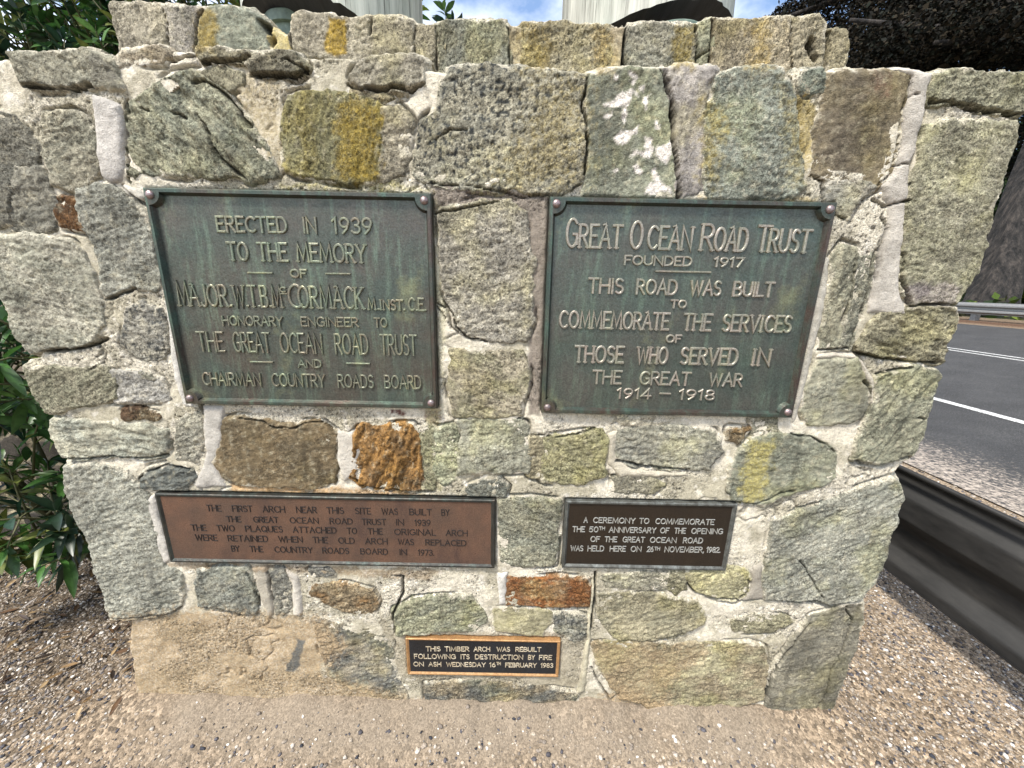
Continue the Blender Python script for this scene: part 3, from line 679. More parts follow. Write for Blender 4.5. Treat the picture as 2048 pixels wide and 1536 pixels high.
LEFTLINE = [(255,1450),(262,1380),(250,1300),(252,1240),(232,1232),(150,1010),(140,935),(112,920),(105,830),(60,720),(70,706),(40,650),(10,590),(-34,480)]
UTOP = [(226,22),(300,14),(395,18),(480,20),(520,40),(580,60),(590,40),(640,32),(690,46),(760,38),(830,48),(860,58),(1000,50),(1045,62),(1180,52),(1250,60),(1300,52),(1395,54),(1430,46),(1520,46),(1570,44),(1640,44),(1655,70),(1692,66)]
USET = 0.15
PLATES = {   # plaque corners TL, TR, BR, BL in the photograph
    'ML': [(290.6,376.6),(861.8,387.8),(877,814),(376,807.5)], 'MR': [(1101,393.6),(1669,406.6),(1581,834),(1080.6,823.5)],
    'MC': [(308.7,984),(991.6,1001),(988,1135.7),(343,1123)], 'MB': [(1132,1000.5),(1475,1008),(1450.6,1140),(1123.4,1135)], 'MS': [(812,1277),(1121,1280),(1116.4,1353),(815,1347.6)]}
RECT = {}
for k, q in PLATES.items():
    w = [on_wall(*p) for p in q]
    RECT[k] = ((w[0][0] + w[3][0])/2, (w[1][0] + w[2][0])/2, (w[3][1] + w[2][1])/2, (w[0][1] + w[1][1])/2)   # x0 x1 z0 z1

M_CORE = tint_mat('rubble_core', 90, 300, 0.3, 0.3, 0.006)
REFL = np.array([.85, .80, .72]) 
REFM = np.array([.90, .86, .79])
                       # albedo of a surface that the photograph shows at full white


def warp(X, Z, seed, a=0.006):
    return X + fbm(X, Z, 22, 3, seed)*a*1.6, Z + fbm(X, Z, 22, 3, seed + 50)*a*1.6


def apply_zones(col, X, Z, who, Y0):
    for i, (z, pts, c, s, soft, brk, on) in enumerate(ZONES):
        if on != 'a' and on != who:
            continue
        poly = wall_poly(z, pts, Y0)
        if poly[:, 0].max() + .05 < X.min() or poly[:, 0].min() - .05 > X.max() or poly[:, 1].max() + .05 < Z.min() or poly[:, 1].min() - .05 > Z.max():
            continue
        wx, wz = warp(X, Z, 300 + i, .012 if on == 's' else .008)
        d = sdf_poly(poly, wx, wz)
        n = fbm(X, Z, 60, 4, 400 + i, .65)
        m = sstep(-soft, soft, d + n*brk*soft*3.4)*s*(1 - brk*0.75*sstep(-.08, .2, fbm(X, Z, 150, 4, 500 + i, .7)))
        col = col*(1 - m[..., None]) + lin(dull(c, .86))*REFL*1.1*(1 + .5*n)[..., None]*m[..., None]
    return col


def crack_depth(cracks, X, Z, Y0, seed):
    h = np.zeros(X.shape)
    dirt = np.zeros(X.shape)
    wx, wz = warp(X, Z, seed, .0035)
    wob = 0.75 + 0.9*fbm(X, Z, 28, 2, seed + 3)
    for z, pts, w, dep in cracks:
        pl = [on_wall(*pix(z, p), Y0) for p in pts]
        xs, zs = [p[0] for p in pl], [p[1] for p in pl]
        if max(xs) + .03 < X.min() or min(xs) - .03 > X.max() or max(zs) + .03 < Z.min() or min(zs) - .03 > Z.max():
            continue
        d = dist_line(pl, wx, wz)
        k = 1 - sstep(0.25, 1.0, d/((w + .0008)*np.clip(wob, .3, 1.6)))
        h = np.maximum(h, k*dep*1.5)
        dirt = np.maximum(dirt, k)
    return h, dirt


def plate_clip(h, X, Z, deep=-.010):
    for x0, x1, z0, z1 in RECT.values():
        d = np.minimum(np.minimum(X - x0, x1 - X), np.minimum(Z - z0, z1 - Z))
        lim = deep + 0.036*sstep(0.010, -0.020, d) + np.where(d < -.02, 1.0, 0)
        h = np.minimum(h, lim)
    return h


def build_stone(i, s, Y0, cracks, pier, mortar=False):
    poly = wall_poly(s['z'], s['pts'], Y0)
    X, Z = grid_patch(poly, 0.016)
    seed = 1000 + 17*i + (5000 if Y0 else 0) + (9000 if mortar else 0)
    wx, wz = warp(X, Z, seed, .0035 if mortar else .005)
    d = sdf_poly(poly, wx, wz) + (0 if mortar else .0105)
    if not mortar:
        d = d + .0055*fbm(X, Z, 55, 3, seed + 40, .6) + .006*fbm(X, Z, 20, 2, seed + 41)
    r = np.random.default_rng(seed)
    b, e, rg = s.get('b', .018)*.42 + .0062, s.get('e', .009)*.26, s.get('rg', 1.0)*1.2
    ang = math.radians(s.get('an', r.uniform(-20, 25)))
    u, v = X*math.cos(ang) + Z*math.sin(ang), -X*math.sin(ang) + Z*math.cos(ang)
    inside = sstep(-.002, .014, d)
    cx, cz = X.mean(), Z.mean()
    if mortar:
        h = (b + .004)*(1 - np.exp(-np.maximum(d, 0)/.005)) - 1.3*np.maximum(-d, 0)
        h += .003*fbm(X, Z, 26, 3, seed + 1) + .0011*fbm(X, Z, 130, 3, seed + 2)
    else:
        st = s.get('st', .45)
        rough_ = np.clip(1.0 + 1.1*fbm(X, Z, 10, 3, seed + 31), .3, 1.8)
        h = b*(1 - np.exp(-np.maximum(d, 0)/e)) - 1.2*np.maximum(-d, 0)
        lay = fbm(u*.28, v, 34, 3, seed + 1, .6)
        # a broken, stepped face: the layers are quantised into shallow ledges
        ledge = np.floor(lay*5 + 2*fbm(X, Z, 9, 2, seed + 8))/5
        h += inside*rg*(.0045*fbm(X, Z, 9, 3, seed + 2) + .0046*st*lay + .0034*st*ledge + rough_*(.0044*fbm(u*.6, v, 75, 4, seed + 3, .65) + .0018*fbm(X, Z, 240, 2, seed + 4)))
        h += inside*((X - cx)*r.uniform(-.03, .03) + (Z - cz)*r.uniform(-.03, .03))
    K = (REFM if mortar else REFL*1.30)
    if not mortar and not s.get('lab'):
        near_ = lambda c: tuple(q*.82 + w_*.18 for q, w_ in zip(c, (156, 158, 144)))
        s = dict(s, c=near_(s['c']), c2=near_(s.get('c2', tuple(q*.88 for q in s['c']))))
    c1 = lin(dull(s['c']))*K
    c2 = lin(dull(s.get('c2', tuple(q*.88 for q in s['c']))))*K
    m = sstep(-.25, .3, fbm(u*.6, v, 14, 4, seed + 5, .6))
    col = c1*(1 - m[..., None]) + c2*m[..., None]
    g = fbm(u*.5, v, 95, 4, seed + 6, .7)
    col = col*(1 + (.10 if mortar else .68)*g)[..., None]
    if not mortar:
        # pale crust and warm bloom that lie on most of these stones in flecks
        wv = sstep(.05, .42, fbm(X, Z, 48, 4, seed + 11, .72))*.42
        col = col*(1 - wv[..., None]) + lin((204, 200, 180))*REFL*wv[..., None]
        dv = sstep(.14, .42, fbm(u*.5, v, 115, 3, seed + 12, .75))*.55
        col = col*(1 - dv[..., None]*.85)
        # faint yellow-green bloom over much of the face
        yl = sstep(-.02, .38, fbm(X, Z, 5, 4, 29, .65))*.42*sstep(-1.2, -.4, X)
        col = col*(1 - yl[..., None]) + col*np.array([1.12, 1.10, .70])*yl[..., None]
        # broad weathering: paler and darker fields, damp runs
        big = fbm(X, Z, 6.5, 3, seed + 21)
        col = col*(1 + .55*big)[..., None]
        run = sstep(.12, .5, fbm(X*1.0, Z*.16, 30, 3, 23))*.28
        col = col*(1 - run[..., None])
        # mortar smeared over the arris of the stone
        reach = -.003 + .022*fbm(X, Z, 7, 2, seed + 22) + .020*fbm(X, Z, 32, 4, seed + 13, .7)
        ms = sstep(.004, -.004, d - .004 - reach)*(.45 + .5*sstep(-.2, .3, fbm(X, Z, 60, 3, seed + 17)))
        col = col*(1 - ms[..., None]) + lin((220, 216, 202))*REFM*(1 + .3*fbm(X, Z, 110, 3, seed + 14))[..., None]*ms[..., None]
    if s.get('lt'):
        q = sstep(.15, .4, fbm(X, Z, 85, 3, seed + 7))*s['lt']
        col = col*(1 - q[..., None]) + lin((205, 204, 190))*REFL*q[..., None]
    if s.get('sp'):
        q = sstep(.12, .26, fbm(X, Z, 78, 3, seed + 9, .6) + .18*fbm(X, Z, 10, 2, seed + 10))*min(1, s['sp'])
        col = col*(1 - .88*q[..., None]) + lin(s.get('spc', (52, 60, 68)))*REFL*.88*q[..., None]
        h -= inside*q*.0014
    ck, dirt = crack_depth(cracks, X, Z, Y0, 77)
    h -= ck
    if not s.get('nz'):
        col = apply_zones(col, X, Z, 'm' if mortar else 's', Y0)
    if Y0 == 0:
        for k, (z, pts) in enumerate(WHITE_PAINT):
            if i == 8 and not mortar:
                q = .95*sstep(-.0025, .0025, sdf_poly(wall_poly(z, pts), *warp(X, Z, 600 + k, .009)) + .006*fbm(X, Z, 75, 3, 620, .7) + .0012)
                col = col*(1 - q[..., None]) + lin((242, 238, 236))*REFM*q[..., None]
        h = plate_clip(h, X, Z)
    col = col*(1 - .75*dirt[..., None])
    keep = d > -.012
    name = 'pointing' if mortar else 'stone'
    gr = s.get('gr', .35 if mortar else (float(r.uniform(.65, 1.1)) if rg >= 1.1 else float(r.uniform(.4, .6))))
    ga = np.full(X.shape, gr) if mortar else np.clip(gr + .5*fbm(X, Z, 11, 3, seed + 31), .1, 1.1)
    o = relief(name, X, Z, Y0 - (h - .016), keep, s.get('deep', .05 if not Y0 else .2), np.concatenate([np.clip(col, .004, .95), ga[..., None]], -1), M_MORTAR if mortar else M_STONE, pier)
    if s.get('lab') and o:
        o['label'] = s['lab']
    return poly


def build_mortar(outline, polys, Y0, cracks, pier, base, alt, seed):
    X, Z = grid_patch(outline, 0.012)
    d = sdf_poly(outline, *warp(X, Z, seed, .006))
    near = np.full(X.shape, -1.0)
    for p in polys:
        a, b = p.min(0) - .06, p.max(0) + .06
        j0, j1 = np.searchsorted(Z[:, 0], [a[1], b[1]])
        i0, i1 = np.searchsorted(X[0], [a[0], b[0]])
        if j1 > j0 and i1 > i0:
            near[j0:j1, i0:i1] = np.maximum(near[j0:j1, i0:i1], sdf_poly(p, X[j0:j1, i0:i1], Z[j0:j1, i0:i1]) + .0105)
    tro = .25 + .75*sstep(-.12, .2, fbm(X, Z, 5, 3, seed + 12))      # trowelled smooth or left rough
    h = .0070 + .0065*fbm(X, Z, 13, 3, seed + 1) + tro*(.0038*fbm(X, Z, 48, 4, seed + 2, .62) + .0018*fbm(X, Z, 200, 2, seed + 3))
    vein = (1 - sstep(.0, .045, np.abs(fbm(X, Z, 7, 3, seed + 15, .6))))*sstep(.05, .3, fbm(X, Z, 3, 2, seed + 16))
    h -= vein*.006
    # shrinkage gaps between mortar and stone, in places
    gap = (1 - sstep(.0015, .0055, np.abs(near + .003)))*sstep(.0, .22, fbm(X, Z, 7, 2, seed + 4))
    pit = sstep(.30, .45, fbm(X, Z, 95, 3, seed + 5))*tro
    h -= gap*.013 + pit*.005
    h -= .02*sstep(.012, -.004, d)
    ck, dirt = crack_depth(cracks, X, Z, Y0, 77)
    h -= ck
    m = sstep(-.2, .25, fbm(X, Z, 5, 4, seed + 6, .65))
    col = lin(base)*REFM*(1 - m[..., None]) + lin(alt)*REFM*m[..., None]
    w = sstep(.12, .42, fbm(X, Z, 30, 4, seed + 7, .65))*.8
    col = col*(1 - w[..., None]) + lin((238, 236, 230))*REFM*w[..., None]
    k = sstep(.16, .45, fbm(X, Z, 40, 4, seed + 8, .7))*.55
    col = col*(1 - k[..., None]) + lin((150, 146, 130))*REFM*k[..., None]
    col = col*(1 + .30*fbm(X, Z, 110, 3, seed + 9, .7))[..., None]*(1 - .6*pit[..., None])*(1 - .5*gap[..., None])*(1 - .5*vein[..., None])
    col = apply_zones(col, X, Z, 'm', Y0)*(1 - .75*dirt[..., None])
    if Y0 == 0:
        h = plate_clip(h, X, Z, -.012)
    relief('mortar', X, Z, Y0 - (h - .016), (d > 0) & (near < .035), .3, np.concatenate([np.clip(col, .004, .95), (.2 + .8*tro)[..., None]], -1), M_MORTAR, pier)


pier = empty('stone_pier', (-0.08, 0.9, 0.0), 'stepped grey rubble-stone pier carrying four metal plaques under two timber posts', 'stone pier')
polys = [build_stone(i, s, 0.0, CRACKS, pier) for i, s in enumerate(ST)]
for i, s in enumerate(POINTING):
    build_stone(i, s, 0.0, CRACKS, pier, True)
outline = np.array([on_wall(*p) for p in TOPLINE + RIGHTLINE + LEFTLINE])
build_mortar(outline, polys, 0.0, CRACKS, pier, (226, 222, 210), (188, 184, 168), 21)
upolys = [build_stone(i, s, USET, UCRACKS, pier) for i, s in enumerate(UP)]
uoutline = np.array([on_wall(*p, USET) for p in UTOP + [(1680, 150), (240, 125)]])
build_mortar(uoutline, upolys, USET, UCRACKS, pier, (202, 196, 172), (182, 176, 150), 41)


def rough_block(name, a, b, step, amp, mat, parent, c1, c2, seed):
    """closed box whose faces are rubble: rounded stones in a raised relief"""
    V, F, CC = [], [], []
    a, b = np.array(a, float), np.array(b, float)
    off = 0
    for ax in range(3):
        for side in (0, 1):
            o = [k for k in range(3) if k != ax]
            n = [max(2, int((b[k] - a[k])/step)) for k in o]
            U, W = np.meshgrid(np.linspace(a[o[0]], b[o[0]], n[0]), np.linspace(a[o[1]], b[o[1]], n[1]))
            q = 0.16
            gx, gz = np.floor(U/q/1.4), np.floor(W/q)
            best, sec = np.full(U.shape, 9.), np.full(U.shape, 9.)
            cid = np.zeros(U.shape)
            for dx in (-1, 0, 1):
                for dz in (-1, 0, 1):
                    h1 = _hash(gx + dx, gz + dz, seed + ax)/4294967296.0
                    h2 = _hash(gx + dx, gz + dz, seed + ax + 9)/4294967296.0
                    dd = np.hypot((U - (gx + dx + .2 + .6*h1)*q*1.4)/1.4, W - (gz + dz + .2 + .6*h2)*q)
                    sec = np.where(dd < best, best, np.minimum(sec, dd))
                    cid = np.where(dd < best, h1, cid)
                    best = np.minimum(best, dd)
            ed = sec - best
            st = sstep(.008, .03, ed)
            edge = np.minimum(np.minimum(U - a[o[0]], b[o[0]] - U), np.minimum(W - a[o[1]], b[o[1]] - W))
            h = (st*amp + .25*amp*fbm(U, W, 40, 3, seed))*sstep(0, .03, edge)
            P3 = np.zeros(U.shape + (3,))
            P3[..., o[0]], P3[..., o[1]] = U, W
            P3[..., ax] = (b[ax] + h) if side else (a[ax] - h)
            c = (lin(c1)*(1 - cid[..., None]) + lin(c2)*cid[..., None])*REFL*st[..., None] + lin((186, 178, 155))*REFL*(1 - st[..., None])
            V.append(P3.reshape(-1, 3)); CC.append(c.reshape(-1, 3))
            vid = np.arange(U.size).reshape(U.shape) + off
            off += U.size
            qd = np.stack([vid[:-1, :-1], vid[:-1, 1:], vid[1:, 1:], vid[1:, :-1]], -1).reshape(-1, 4)
            flip = (ax == 1) == bool(side)
            F.append(qd[:, ::-1] if flip else qd)
    return mesh_np(name, np.concatenate(V), F, mat, parent, np.concatenate(CC))


rough_block('rubble_core', (-1.29, .055, -.15), (1.105, 1.75, 1.93), .012, .022, M_CORE, pier, (150, 150, 132), (118, 120, 110), 5)
rough_block('upper_core', (-.985, USET + .06, 1.90), (.99, 1.55, 2.085), .012, .018, M_CORE, pier, (156, 150, 122), (128, 124, 105), 6)

# ------------------------------------------------------------------ plaques
def bronze(name, base, alt, patina, pat_amt, rough, metal, streak=(46, 46, 6), alt_scale=7, bd=.0015):
    m, t, b = new_mat(name)
    n1 = noise(t, alt_scale, 5, .65)
    n2 = noise(t, 1.0, 5, .7, stretch=streak)
    n3 = noise(t, 260, 3, .6)
    c = mixc(t, ramp(t, n1.outputs['Fac'], [(.36, 0.), (.62, 1.)]).outputs[0], tuple(lin(base)), tuple(lin(alt)))
    f = ramp(t, n2.outputs['Fac'], [(.50, 0.), (.74, pat_amt)])
    c = mixc(t, f.outputs[0], c, tuple(lin(patina)))
    if 'bronze' in name:      # yellow-green salts that crept over the casting
        n4 = noise(t, 5.5, 5, .7)
        c = mixc(t, ramp(t, n4.outputs['Fac'], [(.58, 0.), (.72, .42)]).outputs[0], c, tuple(lin((148, 150, 112))))
    c = mixc(t, 1.0, c, ramp(t, n3.outputs['Fac'], [(.3, .72), (.7, 1.3)]).outputs[0], 'MULTIPLY')
    t.links.new(c, b.inputs['Base Color'])
    b.inputs['Metallic'].default_value = metal
    r = ramp(t, n1.outputs['Fac'], [(.3, rough - .08), (.7, rough + .12)])
    t.links.new(r.outputs[0], b.inputs['Roughness'])
    p = bump(t, b, n3.outputs['Fac'], .35, bd)
    bump(t, b, n1.outputs['Fac'], .3, .01, p)
    return m


M_BRONZE = bronze('weathered_bronze', (86, 82, 76), (74, 82, 76), (116, 136, 118), .6, .36, .55)
M_BRONZE_R = bronze('green_bronze', (80, 90, 84), (86, 86, 80), (116, 136, 118), .55, .36, .55)
M_FRAME_D = bronze('bronze_frame', (84, 72, 66), (66, 80, 74), (100, 130, 114), .6, .36, .6)
M_LETTER = bronze('bronze_letters', (156, 146, 136), (134, 134, 122), (164, 164, 128), .5, .38, .5, alt_scale=20)
M_LETTER_L = bronze('bronze_letters_green', (122, 114, 100), (112, 122, 106), (164, 168, 130), .7, .38, .5, alt_scale=20)
M_COPPER = bronze('copper_plate', (124, 98, 84), (104, 86, 76), (78, 66, 66), .7, .32, .6, streak=(14, 14, 5), alt_scale=9)
M_COPPER_L = bronze('copper_letters', (32, 23, 19), (26, 19, 16), (36, 26, 22), .3, .8, .0, alt_scale=12)
M_VERDI = bronze('verdigris_frame', (58, 54, 48), (44, 46, 44), (78, 92, 86), .7, .45, .4, alt_scale=30)
M_LEAD = bronze('lead_grey_frame', (92, 94, 90), (62, 62, 58), (128, 134, 132), .7, .5, .3, alt_scale=40)
M_BROWN = bronze('brown_enamel', (38, 30, 23), (32, 26, 20), (44, 36, 28), .4, .36, .1, alt_scale=5)
M_SILVER = bronze('silver_letters', (190, 192, 188), (160, 162, 158), (210, 210, 205), .4, .32, .6, alt_scale=60)
M_BLACK = bronze('black_enamel', (20, 22, 26), (26, 30, 36), (36, 44, 54), .4, .14, .0, streak=(9, 9, 2), alt_scale=5)
M_ORANGE = bronze('polished_copper_edge', (190, 150, 104), (166, 126, 84), (120, 84, 58), .5, .34, .5, alt_scale=30)
M_PALE = bronze('pale_brass_letters', (216, 206, 184), (188, 172, 144), (120, 110, 96), .5, .34, .4, alt_scale=80)
M_BOLT = bronze('bolt_metal', (150, 128, 128), (120, 110, 108), (180, 180, 178), .5, .34, .7, alt_scale=60)


def frame_mesh(name, rc, fw, cr, y_front, y_field, y_back, mat, parent, bev=.006):
    x0, x1, z0, z1 = rc
    a0, a1, b0, b1 = x0 + fw, x1 - fw, z0 + fw, z1 - fw
    N = 4
    inner, outer = [], []
    corners = [((a0, b0), (x0, z0), 0), ((a1, b0), (x1, z0), 1), ((a1, b1), (x1, z1), 2), ((a0, b1), (x0, z1), 3)]
    for (cx, cz), (ox, oz), q in corners:
        if cr > 0:
            bx, bz = (cx + (-.005 if q in (0, 3) else .005), cz + (-.005 if q in (0, 1) else .005))
            t0 = math.radians([90, 180, 270, 0][q])
            for k in range(2*N + 1):
                t = t0 - math.pi/2*k/(2*N)
                inner.append((bx + cr*math.cos(t), bz + cr*math.sin(t)))
                w = (k - N)/N
                px, pz = ox, oz
                L = .034
                if w < 0:      # incoming side
                    px, pz = [(ox, oz - w*L), (ox + w*L, oz), (ox, oz + w*L), (ox - w*L, oz)][q]
                elif w > 0:
                    px, pz = [(ox + w*L, oz), (ox, oz + w*L), (ox - w*L, oz), (ox, oz - w*L)][q]
                outer.append((px, pz))
        else:
            inner.append((cx, cz)); outer.append((ox, oz))
    n = len(inner)
    nor = []
    for i in range(n):
        p, q = Vector(inner[i - 1]), Vector(inner[(i + 1) % n])
        tv = (q - p).normalized()
        nor.append((-tv.y, tv.x))
    if cr == 0:
        nor = [(1, 1), (-1, 1), (-1, -1), (1, -1)]
    cxm, czm = (x0 + x1)/2, (z0 + z1)/2
    m = MB()
    ch = min(.003, fw*.3)
    sh = lambda p, d: (p[0] - math.copysign(d, p[0] - cxm) if abs(abs(p[0] - cxm) - (x1 - x0)/2) < 1e-6 else p[0],
                       p[1] - math.copysign(d, p[1] - czm) if abs(abs(p[1] - czm) - (z1 - z0)/2) < 1e-6 else p[1])
    rings = [[(p[0], y_back, p[1]) for p in outer], [(p[0], y_front + ch, p[1]) for p in outer], [(*sh(p, ch), 0) for p in outer],
             [(p[0], y_front, p[1]) for p in inner], [(p[0] + v[0]*bev, y_field + .0005, p[1] + v[1]*bev) for p, v in zip(inner, nor)]]
    rings[2] = [(p[0], y_front, p[1]) for p in rings[2]]
    m.loft(rings, True, False)
    m.f = [f[::-1] for f in m.f] if False else m.f
    return m.build(name, mat, parent)


def plate_mesh(name, rc, ins, y0, y1, mat, parent):
    x0, x1, z0, z1 = rc
    m = MB()
    m.box((x0 + ins, y0, z0 + ins), (x1 - ins, y1, z1 - ins))
    return m.build(name, mat, parent)


def arc(cx, cy, rx, ry, a0, a1, n=9):
    return [(cx + rx*math.cos(math.radians(a0 + (a1 - a0)*k/n)), cy + ry*math.sin(math.radians(a0 + (a1 - a0)*k/n))) for k in range(n + 1)]


GL = {
    'A': (.72, [[(0, 0), (.36, 1), (.72, 0)], [(.13, .36), (.59, .36)]]),
    'B': (.60, [[(0, 0), (0, 1)], [(0, 1)] + arc(.30, .76, .24, .24, 90, -90) + [(0, .52)], [(0, .52)] + arc(.32, .26, .28, .26, 90, -90) + [(0, 0)]]),
    'C': (.66, [arc(.38, .5, .38, .5, 48, 312, 16)]),
    'D': (.66, [[(0, 0), (0, 1)], [(0, 1)] + arc(.26, .5, .40, .5, 90, -90, 12) + [(0, 0)]]),
    'E': (.52, [[(.52, 1), (0, 1), (0, 0), (.52, 0)], [(0, .52), (.40, .52)]]),
    'F': (.50, [[(.50, 1), (0, 1), (0, 0)], [(0, .52), (.38, .52)]]),
    'G': (.70, [arc(.38, .5, .38, .5, 48, 335, 16) + [(.70, .46)], [(.46, .46), (.70, .46), (.70, .12)]]),
    'H': (.66, [[(0, 0), (0, 1)], [(.66, 0), (.66, 1)], [(0, .52), (.66, .52)]]),
    'I': (.06, [[(.03, 0), (.03, 1)]]),
    'J': (.38, [[(.38, 1), (.38, .22)] + arc(.19, .20, .19, .22, 0, -165, 7)]),
    'K': (.62, [[(0, 0), (0, 1)], [(.60, 1), (.02, .44)], [(.18, .58), (.62, 0)]]),
    'L': (.48, [[(0, 1), (0, 0), (.48, 0)]]),
    'M': (.86, [[(0, 0), (.10, 1), (.43, .12), (.76, 1), (.86, 0)]]),
    'N': (.68, [[(0, 0), (0, 1), (.68, 0), (.68, 1)]]),
    'O': (.76, [arc(.38, .5, .38, .5, 0, 360, 20)]),
    'P': (.56, [[(0, 0), (0, 1)], [(0, 1)] + arc(.28, .74, .28, .26, 90, -90) + [(0, .48)]]),
    'Q': (.78, [arc(.38, .5, .38, .5, 0, 360, 20), [(.46, .26), (.78, -.06)]]),
    'R': (.60, [[(0, 0), (0, 1)], [(0, 1)] + arc(.28, .75, .27, .25, 90, -90) + [(0, .50)], [(.24, .50), (.60, 0)]]),
    'S': (.52, [arc(.26, .755, .24, .245, 40, 270, 10) + arc(.26, .255, .26, .255, 90, -140, 10)[1:]]),
    'T': (.62, [[(0, 1), (.62, 1)], [(.31, 1), (.31, 0)]]),
    'U': (.64, [[(0, 1), (0, .32)] + arc(.32, .32, .32, .32, 180, 360, 10) + [(.64, 1)]]),
    'V': (.70, [[(0, 1), (.35, 0), (.70, 1)]]),
    'W': (.98, [[(0, 1), (.24, 0), (.49, .88), (.74, 0), (.98, 1)]]),
    'Y': (.66, [[(0, 1), (.33, .48), (.66, 1)], [(.33, .48), (.33, 0)]]),
    '0': (.56, [arc(.28, .5, .28, .5, 0, 360, 18)]),
    '1': (.26, [[(0, .82), (.18, 1), (.18, 0)]]),
    '2': (.52, [arc(.26, .74, .26, .26, 160, -35, 10) + [(0, 0), (.54, 0)]]),
    '3': (.50, [arc(.24, .76, .23, .24, 150, -90, 10), arc(.23, .26, .27, .26, 90, -150, 10)]),
    '4': (.58, [[(.42, 0), (.42, 1), (0, .28), (.58, .28)]]),
    '5': (.52, [[(.48, 1), (.10, 1), (.05, .56)] + arc(.24, .32, .27, .32, 120, -150, 10)]),
    '6': (.54, [arc(.27, .30, .27, .30, 0, 360, 16), [(.03, .38), (.12, .70), (.38, 1)]]),
    '7': (.52, [[(0, 1), (.52, 1), (.16, 0)]]),
    '8': (.52, [arc(.26, .76, .22, .24, 0, 360, 14), arc(.26, .26, .26, .26, 0, 360, 14)]),
    '9': (.54, [arc(.27, .70, .27, .30, 0, 360, 16), [(.51, .62), (.42, .30), (.16, 0)]]),
    '.': (.10, [[(.03, .03), (.07, .03)]]), ',': (.12, [[(.08, .06), (.02, -.16)]]), '-': (.7, [[(0, .5), (.7, .5)]]),
    'c': (.5, [arc(.28, .62, .24, .34, 45, 315, 12), [(.02, .02), (.54, .02)]]),
}
SERIFED = set('AFHIKLMNPRTVWY1')


def stroke_mesh(mb, pts, w, h, y0):
    """raised letter stroke: flat-topped ridge with sloping sides along a polyline, y0 = plate surface"""
    pts = [Vector(p) for p in pts]
    closed = (pts[0] - pts[-1]).length < 1e-6
    if closed:
        pts = pts[:-1]
    n = len(pts)
    rings = []
    for i, p in enumerate(pts):
        a = pts[i - 1] if (i > 0 or closed) else None
        b = pts[(i + 1) % n] if (i < n - 1 or closed) else None
        d1 = (p - a).normalized() if a is not None else None
        d2 = (b - p).normalized() if b is not None else None
        d1, d2 = d1 or d2, d2 or d1
        t = (d1 + d2)
        t = t.normalized() if t.length > .05 else d1
        nn = Vector((-t.y, t.x))
        k = 1/max(.45, abs(nn.dot(Vector((-d1.y, d1.x)))))
        e = Vector((0, 0))
        if not closed and i in (0, n - 1):
            e = t*(w*.9 if i else -w*.9)
        rings.append([((p + e + nn*s*w*k).x, y0 - hh, (p + e + nn*s*w*k).y) for s, hh in ((-1.25, -.002), (-.95, h*.75), (-.55, h), (.55, h*1.03), (.95, h*.75), (1.25, -.002))])
    if closed:
        rings.append(rings[0])
    mb.loft(rings, False, not closed)


def letter_word(mb, text, xa, xb, zb, cap, slope, w, h, y0, serif=False, first=1.0, zref=None):
    """fit one word between xa and xb (metres) on a baseline"""
    gap = .20
    ws, xs, x = [], [], 0
    for k, ch in enumerate(text):
        g = GL[ch]
        sc = first if k == 0 else 1.0
        gw = g[0]*sc
        if serif and ch in 'I1':
            gw += .1
        xs.append(x)
        ws.append(sc)
        x += gw + gap
    tot = max(x - gap, .05)
    inner = max((xb - xa) - 2*w, 1e-4)
    fx = inner/tot
    jit = random.Random(text + str(round(xa, 3)))
    for k, ch in enumerate(text):
        sc = ws[k]
        for pl in GL[ch][1]:
            def put(p):
                X = xa + w + (xs[k] + p[0]*sc)*fx
                return (X, zb + slope*(X - xa) + p[1]*cap*sc)
            dz = jit.uniform(-.00008, .00008)
            stroke_mesh(mb, [put(p) for p in pl], w*(1.12 if serif else 1), h + dz, y0)
            if serif and ch in SERIFED:
                for end, nb in ((pl[0], pl[1]), (pl[-1], pl[-2])):
                    if (abs(end[1]) < .01 or abs(end[1] - 1) < .01) and abs(nb[1] - end[1]) > .2 and not (ch == 'T' and end[1] > .5) and not (ch == 'F' and end[1] > .5) and not (ch == 'L' and end[1] > 2):
                        q = put(end)
                        s = .10*cap*sc*.55 + w*.5
                        stroke_mesh(mb, [(q[0] - s, q[1]), (q[0] + s, q[1])], w*.62, h*.93, y0)
        if serif and ch == 'A':
            q = put((.36, 1))
            stroke_mesh(mb, [(q[0] - cap*.13, q[1] + cap*.015), (q[0] - cap*.04, q[1] + cap*.05), (q[0] + w*.4, q[1] - cap*.01)], w*.7, h*.95, y0)


